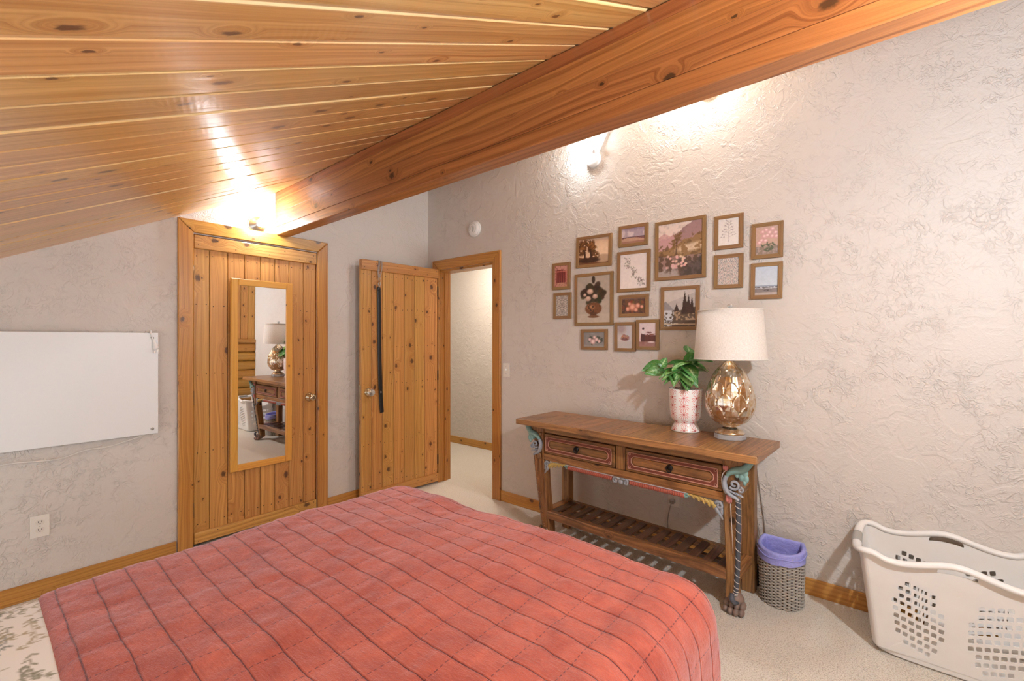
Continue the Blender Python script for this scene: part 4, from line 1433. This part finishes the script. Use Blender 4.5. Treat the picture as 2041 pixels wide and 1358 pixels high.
        img = over(img, (v < .84 - .5 * np.abs(U - .14) - .02 * n2) * (U < .4), (212, 172, 168))
        img = over(img, (v < .78 - .3 * np.abs(U - .34) + .10 * np.sin(U * 20) * .2), (196, 156, 156))
        img = over(img, (v < .52 + .55 * U + .08 * n2) * (U > .38), (164, 132, 132))
        img = over(img, (v < .46 + .32 * U + .10 * (n1 - .5)), (150, 118, 82))
        img = over(img, (v < .58 + .25 * U) * sst(n2, .5, .62) * .8, (116, 86, 54))
        img = over(img, ell(U, V, .75, .52 * asp, .34, .09, .5, .15) * (n2 > .42), (214, 192, 164))
        img = over(img, (v < .38 + .1 * (n1 - .5)) * .85, (92, 74, 64))
        img = over(img, (v < .38) * sst(n2, .52, .6), (160, 130, 122))
        img = over(img, sst(.36 - v + .2 * (n1 - .5), 0, .12) * sst(U + .5 * (n2 - .5), .42, .62) * .7, (66, 60, 58))
        for i in range(26):
            img = over(img, ell(U, V, .38 + rs.uniform(-.18, .28), asp * (.28 + rs.uniform(-.13, .12)), .032, .028, .4), (214 + rs.randint(24), 172 + rs.randint(30), 174))
        img = over(img, sst(.16 - v + .16 * (n2 - .5), 0, .08) * sst(.6 - U + .4 * (n1 - .5), 0, .2) * .8, (182, 172, 166))
        for cx, cy, r in ((.42, .70, .10), (.5, .76, .07), (.36, .6, .1)):
            for j in range(9):
                a = rs.uniform(0, 2 * PI)
                img = over(img, ell(U, V, cx + .6 * r * math.cos(a), asp * cy + .5 * r * math.sin(a), r * .7, .014, .4, a) * .8, (120, 92, 56))
        img = over(img, (np.abs(U - .42 - .05 * (v - .5)) < .008) * (v > .4) * (v < .7), (92, 66, 50))
        img = over(img, (n2 - .5) * .6, (60, 44, 40))
    elif kind == 'sapling':
        img = one * col3((228, 222, 216))
        for t in np.linspace(0, 1, 50):
            img = over(img, ell(U, V, .5 + .02 * math.sin(t * 8), asp * (.1 + .78 * t), .010, .012, .4) * .8, (130, 122, 118))
        for i in range(13):
            y_ = .26 + .05 * i
            ln = .32 * (1 - i / 15) + .05
            sd = 1 if i % 2 else -1
            for t in np.linspace(0, 1, 16):
                img = over(img, ell(U, V, .5 + sd * ln * t, asp * (y_ + .08 * t), .010, .008, .4) * .55, (140, 130, 126))
            for q_ in range(4):
                img = over(img, ell(U, V, .5 + sd * ln * rs.uniform(.4, 1), asp * (y_ + .06 + rs.uniform(-.03, .03)), .032, .012, .4, rs.uniform(0, 3)) * .7, (142, 128, 126))
    elif kind == 'paisley':
        img = one * col3((214, 204, 196))
        uu, vv = np.abs(U - .5) * 2, V / asp
        p = np.sin(uu * 16 + 5 * np.sin(vv * 12)) * np.cos(vv * 26 + 4 * np.cos(uu * 10))
        img = over(img, (p > .25) * .8, (132, 132, 130))
        img = over(img, (p < -.5) * .7, (186, 146, 138))
        img = over(img, (np.sin(uu * 44 + vv * 10) * np.sin(vv * 60) > .5) * .6, (150, 146, 142))
    elif kind == 'peonies':
        img = one * col3((196, 164, 148))
        img = over(img, (v < .3) * .8, (128, 118, 108))
        img = over(img, sst(n2, .5, .7) * (v < .4) * .7, (176, 156, 150))
        for i in range(14):
            img = over(img, ell(U, V, rs.uniform(.15, .8), asp * rs.uniform(.12, .4), .10, .035, .3, rs.uniform(0, 3)), (92, 98, 78))
        for cx, cy in ((.3, .82), (.45, .88), (.6, .78), (.72, .9), (.85, .76), (.5, .68), (.36, .66), (.7, .64), (.25, .52), (.16, .44), (.42, .5), (.88, .62)):
            img = over(img, ell(U, V, cx, cy * asp * .98, .11, .10, .3), (206, 160, 160))
            img = over(img, ell(U, V, cx + .02, cy * asp * .98 + .02, .055, .05, .5), (236, 208, 206))
    elif kind == 'shore':
        img = one * col3((196, 206, 216))
        img = over(img, sst(v, .3, 1) * .5, (180, 194, 214))
        img = over(img, n1 * .3, (214, 218, 224))
        img = over(img, (v < .34), (150, 160, 176))
        img = over(img, (v < .30), (198, 198, 204))
        img = over(img, (np.abs(v - .27) < .025) * (n2 > .42), (104, 98, 100))
        img = over(img, (v < .22 + .03 * n1), (132, 122, 120))
        img = over(img, (v < .10) * .9, (182, 168, 160))
        img = over(img, ell(U, V, .55, .17 * asp, .16, .035, .4) * (n2 > .4), (82, 74, 76))
    else:  # firs
        img = one * col3((200, 190, 182))
        img = over(img, (v < .70 - .9 * np.abs(U - .05)) * .8, (126, 122, 124))
        img = over(img, (v < .62 + .3 * U) * .4, (156, 148, 146))
        img = over(img, (v < .40 + .12 * U + .06 * (n1 - .5)), (92, 74, 58))
        img = over(img, (v < .42) * sst(n2, .52, .6) * .9, (170, 142, 112))
        img = over(img, (v < .45) * (U < .25 + .1 * n1) * (n2 > .4), (196, 196, 198))
        for cx, b0, hh, w_ in ((.66, .34, .62, .12), (.78, .36, .5, .10), (.88, .36, .44, .10), (.40, .42, .22, .08)):
            tt_ = (v - b0) / hh
            img = over(img, (tt_ > 0) * (tt_ < 1) * (np.abs(U - cx) < w_ * (1 - tt_) * (.6 + .8 * n2)), (62, 42, 34))
        img = over(img, (v < .18) * sst(n2, .45, .6) * .8, (66, 50, 42))
        img = over(img, (np.abs(v - .06 - .03 * n1) < .02) * .8, (206, 186, 158))
    img = np.clip(img + (n2[..., None] - 0.5) * 0.06, 0, 1)
    return img


k = NT('printed_card')
k.bump(k.noise(k.obj(), 300.0, 2.0), 0.05, 0.001)
PRINT = k.out(k.n('ShaderNodeAttribute', attribute_name='print').outputs['Color'], 0.45)
FRM = [wood('framewood', 'X'), wood('framewood', 'Z')]
PICS = [
    ('ruin', -1.849, 1.835, .158, .203, -1.4, 'small framed print of a red columned ruin, upper of the leftmost pair'),
    ('damask', -1.840, 1.612, .155, .197, -.4, 'small framed grey damask pattern below the red ruin print'),
    ('oaks', -1.574, 1.989, .285, .225, -1.4, 'framed landscape print of brown trees under a pale sky'),
    ('vase', -1.575, 1.645, .309, .376, -.2, 'large framed print of dark leaves and roses in a bronze vase'),
    ('posy', -1.570, 1.357, .211, .147, -.1, 'small wide framed print of a rose posy on grey, lowest at left'),
    ('moor', -1.274, 2.057, .208, .145, -1.2, 'small wide framed print of a mauve cloudy sky over moorland'),
    ('sprays', -1.272, 1.816, .233, .275, -.8, 'framed white print of thin drifting botanical sprays'),
    ('roses', -1.271, 1.584, .208, .148, -.2, 'small wide framed print of salmon roses on dark brown'),
    ('bowl', -1.333, 1.375, .153, .199, -.3, 'small framed pale still life of fruit in a bowl, left of the close pair'),
    ('worker', -1.174, 1.388, .156, .199, -.2, 'small framed print of a person in white at a brown table'),
    ('ravine', -.964, 1.924, .314, .379, -.4, 'largest framed print, pink mountains above a rocky flowering slope'),
    ('sapling', -.680, 1.989, .156, .200, -.6, 'small framed white print of a single thin sapling'),
    ('paisley', -.682, 1.757, .158, .200, -1.0, 'small framed pale paisley pattern below the sapling print'),
    ('peonies', -.482, 1.910, .156, .200, -.8, 'small framed print of pink peonies, upper of the rightmost pair'),
    ('shore', -.485, 1.685, .156, .203, -1.2, 'small framed print of a pale blue seashore below the peonies'),
    ('firs', -.965, 1.553, .239, .275, -.8, 'framed print of tall dark firs in a misty valley beside the lamp'),
]
for kind, cx, cz, w_, h_, rot, lab in PICS:
    r = thing('picture_frame', lab, 'picture', (cx, YB, cz), (0, math.radians(-rot), 0), 'small framed prints on the back wall')
    fw = 0.020 + 0.006 * (w_ < 0.2)
    fw = 0.022
    hw_, hh_ = w_ / 2, h_ / 2
    for (poly, ax) in (([(-hw_, -hh_), (-hw_, hh_), (-hw_ + fw, hh_ - fw), (-hw_ + fw, -hh_ + fw)], 1), ([(hw_, -hh_), (hw_, hh_), (hw_ - fw, hh_ - fw), (hw_ - fw, -hh_ + fw)], 1),
                       ([(-hw_, hh_), (hw_, hh_), (hw_ - fw, hh_ - fw), (-hw_ + fw, hh_ - fw)], 0), ([(-hw_, -hh_), (hw_, -hh_), (hw_ - fw, -hh_ + fw), (-hw_ + fw, -hh_ + fw)], 0)):
        MB().prism(poly, -0.018, -0.0005, 'Y', 0.0012).build('frame_side', FRM[ax], r)
    pw, ph = hw_ - fw + .001, hh_ - fw + .001
    nu = max(48, int(w_ / 0.0032))
    nv = int(nu * ph / pw)
    U, V = np.meshgrid(np.linspace(0, 1, nu), np.linspace(0, ph / pw, nv))
    img = paint(kind, U, V, ph / pw)
    L_ = np.where(img <= 0.04045, img / 12.92, ((img + 0.055) / 1.055) ** 2.4)
    P_ = np.stack([(U * 2 - 1) * pw, np.full_like(U, -0.012), V / (ph / pw) * 2 * ph - ph], -1).reshape(-1, 3)
    I = np.arange(nu * nv).reshape(nv, nu)
    F = np.stack([I[:-1, :-1], I[:-1, 1:], I[1:, 1:], I[1:, :-1]], -1).reshape(-1, 4)
    me = bpy.data.meshes.new('print')
    me.from_pydata(P_.tolist(), [], F.tolist())
    me.materials.append(PRINT)
    at = me.attributes.new('print', 'FLOAT_COLOR', 'POINT')
    at.data.foreach_set('color', np.concatenate([L_, np.ones(L_.shape[:2] + (1,))], -1).reshape(-1).astype(np.float32))
    o = bpy.data.objects.new('print', me)
    COL.objects.link(o)
    o.parent = r

# ------------------------------------------------------------------ mirror on the closet door
mir = thing('mirror', 'tall narrow mirror in a honey pine frame hung on the closet door', 'mirror', (XA + 0.034, 1.302, 1.114), (0, math.radians(-0.6) * -1, math.radians(0.5)))
mw, mh, fr = 0.204, 0.658, 0.045
G = plain('mirror_glass', (0.93, 0.94, 0.94, 1), 0.008, 0.0, Metallic=1.0)
MB().box(0.0, 0.004, -mw + fr - .004, mw - fr + .004, -mh + fr - .004, mh - fr + .004).build('glass', G, mir)
for poly, ax in (([(-mw, -mh), (-mw, mh), (-mw + fr, mh), (-mw + fr, -mh)], 'Z'), ([(mw, -mh), (mw, mh), (mw - fr, mh), (mw - fr, -mh)], 'Z'),
                 ([(-mw + fr + .0005, mh), (mw - fr - .0005, mh), (mw - fr - .0005, mh - fr), (-mw + fr + .0005, mh - fr)], 'Y'),
                 ([(-mw + fr + .0005, -mh), (mw - fr - .0005, -mh), (mw - fr - .0005, -mh + fr), (-mw + fr + .0005, -mh + fr)], 'Y')):
    MB().prism(poly, -0.012, 0.012, 'X', 0.003).build('frame_side', wood('mirrorframe', ax), mir)
MB().box(-0.011, -0.004, -mw + .01, mw - .01, -mh + .01, mh - .01).build('backing', wood('mirrorframe', 'Z'), mir)

# ------------------------------------------------------------------ leash over the open door
le = thing('leash', 'black leash hanging by a clear strap over the open door', 'leash', (-3.285, 2.025, 2.022), (0, 0, -ang))
CLR = plain('clear_strap_plastic', lin(225, 215, 205), 0.12, 0.0)
CLR.node_tree.nodes['Principled BSDF'].inputs['Transmission Weight'].default_value = 0.7
b = MB()
yk = 0.155
b.tube(spline([(-0.04, yk, -0.12), (-0.04, yk, -0.01), (-0.012, yk, 0.006), (0.016, yk, 0.004), (0.020, yk, -0.01), (0.021, yk - .008, -0.09), (0.020, yk - .002, -0.135)], 6), 0.0016, 8, flat=6.5, up=(0, 1, 0))
b.tube(spline([(0.022, yk + .022, 0.0), (0.023, yk + .020, -0.07), (0.021, yk + .002, -0.135)], 6), 0.0014, 8, flat=4.5, up=(0, 1, 0))
b.build('clear_strap', CLR, le)
b = MB()
b.tube([(0.018, yk + .010 * math.sin(t), -0.150 + 0.016 * math.cos(t)) for t in np.linspace(0, 2 * PI, 14, endpoint=False)], 0.0022, 6, closed=True)
b.tube([(0.016, yk + .002, -0.165), (0.016, yk + .013, -0.185), (0.016, yk + .006, -0.212), (0.016, yk - .002, -0.225)], 0.004, 8)
b.tube([(0.016, yk + .002, -0.165), (0.016, yk - .008, -0.190), (0.016, yk - .002, -0.225)], 0.003, 8)
b.build('clasp', METAL, le)
BLK = plain('black_leather', lin(22, 20, 20), 0.4, 0.1)
b = MB()
b.tube(spline([(0.010, yk, -0.225), (0.012, yk + .004, -0.45), (0.012, yk + .006, -0.75), (0.012, yk + .012, -1.00), (0.012, yk + .022, -1.20), (0.012, yk + .030, -1.285)], 8), [0.0045] * 40 + [0.004], 10, flat=4.1, up=(0, 1, 0))
b.ball((0.012, yk, -0.236), (0.008, 0.016, 0.020), 10, 8)
b.build('leather_strap', BLK, le)
MB().tube([(0.019, yk + .015 + .004 * math.cos(t), -1.11 + 0.008 * math.sin(t)) for t in np.linspace(0, 2 * PI, 10, endpoint=False)], 0.0018, 5, closed=True).build('rivet', METAL, le)

# ------------------------------------------------------------------ white wall panel with its cord
pan = thing('wall_panel', 'large flat white wall panel with its cord and plug', 'panel', (XA, 0.30, 1.09))
PW = plain('white_enamel', lin(236, 237, 236), 0.4, 0.01)
MB().box(0.028, 0.040, -0.42, 0.409, -0.302, 0.306, 0.0025).build('panel', PW, pan)
for y_, z_ in ((0.380, -0.272), (0.380, 0.276), (-0.39, 0.276), (-0.39, -0.272)):
    MB().lathe([(0.009, 0), (0.009, 0.041), (0.007, 0.045), (0.0, 0.046)], 14).xf(Matrix.Translation((0, y_, z_)) @ Matrix.Rotation(PI / 2, 4, 'Y')).build('standoff_screw', METAL, pan)
CORD = plain('white_cord', lin(226, 220, 212), 0.5, 0.02)
b = MB()
b.tube(spline([(0.030, -0.42, -0.40), (0.028, -0.22, -0.364), (0.026, -0.117, -0.368), (0.026, -0.016, -0.375), (0.026, 0.092, -0.347), (0.026, 0.186, -0.345), (0.024, 0.30, -0.318), (0.022, 0.365, -0.292), (0.02, 0.375, -0.26)], 8), 0.004, 8)
b.build('cord', CORD, pan)
b = MB()
b.tube(spline([(0.020, 0.372, 0.10), (0.020, 0.374, 0.300), (0.032, 0.374, 0.316), (0.048, 0.373, 0.302), (0.056, 0.378, 0.275), (0.060, 0.384, 0.255)], 6), 0.0035, 8)
b.tube([(0.060, 0.384, 0.255), (0.062, 0.388, 0.238), (0.064, 0.392, 0.218), (0.064, 0.393, 0.205)], [0.006, 0.009, 0.014, 0.013], 10, flat=0.7)
b.build('plug', plain('white_plug', lin(232, 230, 226), 0.4, 0.01), pan)
b = MB()
b.box(0.058, 0.060, 0.386, 0.391, 0.185, 0.207)
b.box(0.070, 0.072, 0.398, 0.403, 0.185, 0.207)
b.build('plug_prongs', METAL, pan)


def outlet(loc, rot, label, sw=False):
    r = thing('light_switch' if sw else 'wall_outlet', label, 'switch' if sw else 'outlet', loc, rot)
    MB().box(-0.0355, 0.0355, -0.006, 0, -0.0575, 0.0575, 0.0022, 2).build('cover_plate', plain('ivory_plate', lin(228, 222, 212), 0.4, 0.01), r)
    if sw:
        MB().box(-0.005, 0.005, -0.016, -0.005, -0.004, 0.012, 0.002).build('toggle', WHITE, r)
        b = MB()
        for z in (-0.03, 0.03):
            b.lathe([(0.0032, 0.006), (0.0028, 0.0072), (0, 0.0074)], 8, (0, 0, 0))
            b.v[-24:] = [(p[0], -p[2], p[1] + z) for p in b.v[-24:]]
        b.build('plate_screws', METAL, r)
    else:
        DK = plain('slot_dark', lin(40, 36, 34), 0.8)
        for z in (-0.020, 0.020):
            s_ = MB().prism([(0.0165 * math.cos(t), z + max(-0.0125, min(0.0125, 0.0165 * math.sin(t)))) for t in np.linspace(0, 2 * PI, 20, endpoint=False)], -0.0078, -0.004, 'Y').build('socket', plain('ivory_socket', lin(222, 215, 204), 0.4, 0.01), r)
            b = MB()
            for a in (-0.0062, 0.0062):
                b.box(a - 0.0011, a + 0.0011, -0.0084, -0.0074, z - 0.001, z + 0.008)
            b.ball((0, -0.0078, z - 0.0065), (0.0025, 0.0008, 0.0025), 8, 6)
            b.build('slots', DK, s_)
        MB().ball((0, -0.006, 0), (0.003, 0.0012, 0.003), 8, 6).build('plate_screw', METAL, r)
    return r


outlet((XA, 0.2185, 0.372), (0, 0, math.radians(90)), 'ivory duplex wall outlet low on the left wall below the white panel')
outlet((-2.400, YB, 1.102), (0, 0, 0), 'ivory light switch on the back wall right of the doorway', True)
outlet((-1.005, YB, 0.352), (0, 0, 0), 'ivory wall outlet behind the console table with cords plugged in')

b = MB()
b.tube(spline([(-1.005, YB - 0.012, 0.332), (-1.005, YB - 0.045, 0.325), (-1.018, YB - 0.05, 0.27), (-1.03, YB - 0.04, 0.18), (-1.01, YB - 0.03, 0.08), (-0.98, YB - 0.045, 0.01)], 8), 0.0035, 8)
b.box(-1.019, -0.991, YB - 0.040, YB - 0.009, 0.320, 0.345, 0.004)
tag(b.build('outlet_cord', plain('grey_cord', lin(150, 140, 130), 0.5)), 'grey power cord plugged into the outlet behind the console table', 'cord')
b = MB()
b.tube(spline([(-0.575, YB - 0.012, 0.80), (-0.56, YB - 0.010, 0.60), (-0.535, YB - 0.010, 0.36), (-0.508, YB - 0.022, 0.20), (-0.50, YB - 0.03, 0.05)], 8), 0.0028, 6)
tag(b.build('lamp_cord', plain('grey_cord', lin(150, 140, 130), 0.5)), 'thin lamp cord hanging down the back wall right of the console table, left strand', 'cord')
b = MB()
b.tube(spline([(-0.538, YB - 0.012, 0.66), (-0.515, YB - 0.008, 0.48), (-0.495, YB - 0.010, 0.32), (-0.490, YB - 0.018, 0.22), (-0.53, YB - 0.02, 0.135), (-0.63, YB - .05, 0.09)], 8), 0.0028, 6)
tag(b.build('lamp_cord', plain('grey_cord', lin(150, 140, 130), 0.5)), 'thin cord beside the lamp cord, looping back behind the console leg', 'cord')
pb = thing('power_strip', 'black power box on the carpet between console table and wastebasket', 'power strip', (-0.545, 2.765, 0))
MB().box(-0.055, 0.055, -0.03, 0.03, 0.0, 0.10, 0.006, 2).build('box', plain('black_plastic', lin(20, 18, 18), 0.5), pb)
MB().box(-0.02, 0.02, -0.032, -0.029, 0.03, 0.07, 0.001).build('socket_face', plain('black_plastic2', lin(34, 32, 32), 0.4), pb)

# smoke detector
sd = thing('smoke_detector', 'round white smoke detector on the back wall above the doorway', 'smoke detector', (-2.762, YB, 2.339))
RX = Matrix.Rotation(PI / 2, 4, 'X')
MB().lathe([(0.070, 0), (0.070, 0.012), (0.066, 0.016)], 36).xf(RX).build('base', WHITE, sd)
MB().lathe([(0.0, 0.040), (0.030, 0.040), (0.052, 0.036), (0.061, 0.028), (0.064, 0.016)][::-1], 36).xf(RX).build('cover', WHITE, sd)
b = MB()
for rr in (0.022, 0.042):
    b.tube([(rr * math.cos(t), -0.040 + (0.003 if rr > .03 else 0), rr * math.sin(t)) for t in np.linspace(-1.2, 3.6, 20)], 0.0014, 5)
b.tube([(0.004, -0.041, 0.016), (0.004, -0.041, -0.03)], 0.003, 6)
b.build('vent_slots', plain('vent_grey', lin(176, 174, 170), 0.6), sd)

# ------------------------------------------------------------------ wicker wastebasket with a lilac liner
wbk = thing('wastebasket', 'small D-shaped grey wicker wastebasket beside the console table', 'basket', (-0.390, 2.665, 0))
liner = thing('bin_liner', 'lilac plastic bag lining the wicker wastebasket', 'bag', (-0.390, 2.665, 0))


def dshape(t, k=1.0):
    """D outline: flat towards the wall; t 0..1"""
    a = t * 2 * PI
    x_, y_ = math.cos(a) * 0.100, math.sin(a) * 0.100
    if y_ > 0:
        y_ = 0.068 * min(1.0, (y_ / 0.1) * 1.6)
        x_ = math.copysign(abs(x_ / 0.1) ** 0.5 * 0.1, x_)
    return x_ * k, y_ * k


def rimz(y_):
    return 0.266 + 0.10 * (y_ + 0.1) * 1.2


ROWS, STK = 34, 15
b = MB()
for rr in range(ROWS):
    f = rr / (ROWS - 1)
    pts = []
    for i in range(360):
        t = i / 120
        x_, y_ = dshape(t, 0.93 + 0.07 * f)
        z_ = 0.006 + f * (rimz(y_) - 0.012)
        ph = t * STK * 2 * PI
        amp = 0.0042 * math.sin(ph + (PI if rr % 2 else 0))
        L2 = math.hypot(x_, y_)
        pts.append((x_ * (1 + amp / L2), y_ * (1 + amp / L2), z_))
    b.tube(pts, 0.0042, 5, closed=True, up=(0, 0, 1))
kw = NT('grey_wicker')
ob = kw.obj()
kw.bump(kw.noise(ob, 200.0, 2.0), 0.2, 0.002)
WICK = kw.out(kw.mix(kw.noise(ob, 45.0, 3.0, 0.7), lin(206, 192, 176), lin(246, 241, 234)), 0.7)
stuff(b.build('weave', WICK, wbk))
b = MB()
for i in range(STK * 2):
    t = (i + 0.5) / (STK * 2)
    x0_, y0_ = dshape(t, 0.925)
    x1_, y1_ = dshape(t, 0.995)
    b.tube([(x0_, y0_, 0.003), (x1_, y1_, rimz(y1_))], 0.003, 6)
stuff(b.build('stakes', plain('dark_wicker', lin(96, 72, 54), 0.7), wbk))
b = MB().add([(*dshape(i / 40, 0.90), 0.005) for i in range(40)], [tuple(range(40))])
b.add([(*dshape(i / 40, 0.90), 0.010) for i in range(40)], [tuple(range(40))])
b.build('bottom', plain('dark_wicker', lin(96, 72, 54), 0.7), wbk)
k = NT('lilac_plastic')
ob = k.obj()
k.bump(k.noise(ob, 34.0, 4.0, 0.6, 1.2), 0.55, 0.012)
LIL = k.out(k.mix(k.noise(ob, 20, 2), lin(132, 134, 214), lin(176, 178, 236)), 0.28)


def linerf(u_, v_):
    # v 0: outer hem, up over the rim, v 1: deep inside
    x_, y_ = dshape(u_, 1.0)
    zr = rimz(y_)
    w_ = vnoise(np.array([u_ * 9 if u_ < .5 else (1 - u_) * 9]), np.array([v_ * 3.0]), 2.0, 21)[0] - 0.5
    if v_ < 0.42:
        f = v_ / 0.42
        k_ = 1.085 - 0.01 * f + 0.03 * w_
        z_ = zr - 0.045 * (1 - f) + 0.010 * f + 0.012 * w_ * (1 - f)
        if y_ > 0:
            k_ = min(k_, 1.06)
    elif v_ < 0.58:
        f = (v_ - 0.42) / 0.16
        k_ = 1.075 - 0.20 * f + 0.03 * w_
        z_ = zr + 0.010 + 0.006 * math.sin(f * PI)
    else:
        f = (v_ - 0.58) / 0.42
        k_ = 0.875 - 0.12 * f + 0.06 * w_ * f
        z_ = zr + 0.010 - (zr - 0.03) * f
    return (x_ * k_, y_ * k_, z_)


MB().grid(linerf, 120, 44, True, True).build('bag', LIL, liner)
MB().tube([(dshape(t, 1.09)[0], min(dshape(t, 1.09)[1], 0.073), rimz(dshape(t)[1]) - 0.012 - 0.004 * math.sin(t * 30)) for t in np.linspace(0, 1, 60, endpoint=False)], 0.0035, 6, closed=True).build('hem_fold', LIL, liner)

# ------------------------------------------------------------------ laundry basket with punched sides
lb = thing('laundry_basket', 'white plastic laundry basket with punched sides against the back wall', 'basket', (0.235, 2.62, 0))
k = NT('white_basket_plastic')
LBM = k.out(k.mix(k.noise(k.obj(), 14.0, 3.0), lin(226, 223, 219), lin(236, 233, 229)), 0.38, Subsurface_Weight=0.0)
# half sizes at floor and rim
bx_, by_, rx_, ry_, LH = 0.245, 0.128, 0.295, 0.185, 0.435


def hump(u_):
    """rim height change along a long side, u -1..1"""
    return 0.032 * math.exp(-(u_ / 0.36) ** 2) - 0.006 * math.exp(-((abs(u_) - 0.66) / 0.2) ** 2) + 0.016 * sst(np.array(abs(u_)), 0.8, 1.0)


def side_panel(sgn):
    """long side as a polygon with holes in (u, h), mapped on to the leaning side"""
    n_ = 40
    xs = np.linspace(-1, 1, n_)
    outer = [(u_, 0.03) for u_ in xs] + [(u_, LH + float(hump(u_))) for u_ in xs[::-1]]
    holes = []

    def quad(cx, cz, a, bq, ang_):
        pts = []
        for j in range(4):
            for d in (-0.16, 0.16):
                t = ang_ + PI / 4 + j * PI / 2 + d
                rr = 1.0
                pts.append((cx + a * rr * math.cos(t) / 0.27, cz + 0.12 * a * math.cos(t) + bq * rr * math.sin(t)))
        return pts
    for side in (-1, 1):
        for i in range(-6, 7):
            for j in range(-9, 10):
                px_ = side * 0.475 + i * 0.098
                pz_ = 0.205 + j * 0.033 + i * 0.008 * side
                u2 = (px_ - side * 0.475)
                if abs(u2) > 0.335 or pz_ < 0.06 or pz_ > 0.345:
                    continue
                if abs(u2) / 0.40 + abs(pz_ - 0.20) / 0.23 > 1.05:
                    continue
                if (i + j) % 1:
                    continue
                holes.append(quad(px_, pz_, 0.0118, 0.0125, 0.18 * side))
    hs = []
    for t in np.linspace(0, 2 * PI, 28, endpoint=False):
        c_, s_ = math.cos(t), math.sin(t)
        hs.append((0.22 * math.copysign(abs(c_) ** 0.6, c_), LH + 0.012 - 0.016 * (abs(0.22 * c_) / 0.22) ** 2 + 0.014 * math.copysign(abs(s_) ** 0.8, s_)))
    holes.append(hs)
    polys = [[Vector((a * 0.27, h_, 0)) for a, h_ in outer]] + [[Vector((a * 0.27, h_, 0)) for a, h_ in h0] for h0 in holes]
    tri = geometry.tessellate_polygon(polys)
    flat = [p for q_ in polys for p in q_]
    out = []
    for p in flat:
        u_, h_ = p.x / 0.27, p.y
        f = h_ / LH
        hx = bx_ - 0.035 + (rx_ - bx_) * f
        out.append((u_ * hx, sgn * (by_ + (ry_ - by_) * f), h_))
    return out, [tuple(t) for t in tri]


b = MB()
for sgn in (-1, 1):
    v_, f_ = side_panel(sgn)
    b.add(v_, f_, False)
for sx in (-1, 1):
    # rounded corners and short ends: (end wall has a hand hole left open below the rim)
    def endf(u_, v_2):
        h_ = 0.03 + v_2 * (LH + 0.004 - 0.03)
        f = h_ / LH
        hx = bx_ - 0.035 + (rx_ - bx_) * f
        hy = by_ + (ry_ - by_) * f
        a = (u_ - 0.5) * PI
        c_, s_ = math.cos(a), math.sin(a)
        return (sx * (hx + 0.045 * abs(c_) ** 0.45), hy * math.copysign(abs(s_) ** 0.55, s_), h_ + (0.0 if v_2 < 1 else 0.0))
    nu, nv = 31, 16
    vs = [endf(i / (nu - 1), j / (nv - 1)) for j in range(nv) for i in range(nu)]
    fs = []
    for j in range(nv - 1):
        for i in range(nu - 1):
            if 11 <= i <= 18 and 12 <= j <= 13:
                continue
            if (i % 3 != 0) and 10 <= i <= 19 and j in (3, 5, 7, 9):
                continue
            fs.append((j * nu + i, j * nu + i + 1, (j + 1) * nu + i + 1, (j + 1) * nu + i))
    b.add(vs, fs, False)
bt = [(sx_ * (bx_ - 0.04 + (0.03 if abs(sx_) == 1 else 0)), sy_) for sx_, sy_ in ()]
# floor of the basket with a rounded turn up
N_ = 64


def foot(k_, h_):
    o = []
    for i in range(N_):
        a = 2 * PI * i / N_
        c_, s_ = math.cos(a), math.sin(a)
        o.append(((bx_ + 0.012) * k_ * math.copysign(abs(c_) ** 0.35, c_), (by_ + 0.003) * k_ * math.copysign(abs(s_) ** 0.35, s_), h_))
    return o


vs = foot(0.90, 0.002) + foot(0.97, 0.010) + foot(1.0, 0.034)
fs = [tuple(range(N_))[::-1]] + [(l * N_ + i, l * N_ + (i + 1) % N_, (l + 1) * N_ + (i + 1) % N_, (l + 1) * N_ + i) for l in range(2) for i in range(N_)]
b.add(vs, fs, False)
bo = b.build('body', LBM, lb, fix=True)
so = bo.modifiers.new('thickness', 'SOLIDIFY')
so.thickness = 0.003
so.offset = 0
# rolled rim
rim = []
n_ = 44
hxr = bx_ - 0.035 + (rx_ - bx_)
for u_ in np.linspace(-1, 1, n_):
    rim.append((u_ * hxr, -ry_ - 0.006, LH + float(hump(u_))))
for i in range(1, 20):
    a = -PI / 2 + PI * i / 20
    c_, s_ = math.cos(a), math.sin(a)
    rim.append((hxr + 0.052 * abs(c_) ** 0.5, (ry_ + 0.006) * math.copysign(abs(s_) ** 0.6, s_), LH + 0.016 - 0.020 * (c_ ** 2)))
for u_ in np.linspace(1, -1, n_):
    rim.append((u_ * hxr, ry_ + 0.006, LH + float(hump(u_))))
for i in range(1, 20):
    a = PI / 2 + PI * i / 20
    c_, s_ = math.cos(a), math.sin(a)
    rim.append((-hxr - 0.052 * abs(c_) ** 0.5, (ry_ + 0.006) * math.copysign(abs(s_) ** 0.6, s_), LH + 0.016 - 0.020 * (c_ ** 2)))
MB().tube(rim, 0.0175, 12, closed=True, flat=0.72, up=(0, 0, 1)).build('rim', LBM, lb)
for sx in (-1, 1):
    MB().tube([(sx * (hxr + 0.053), y_, LH - 0.003) for y_ in np.linspace(-0.055, 0.055, 9)], 0.0195, 12, flat=0.85, up=(0, 0, 1)).build('grip', plain('grey_grip', lin(166, 164, 158), 0.45), lb)
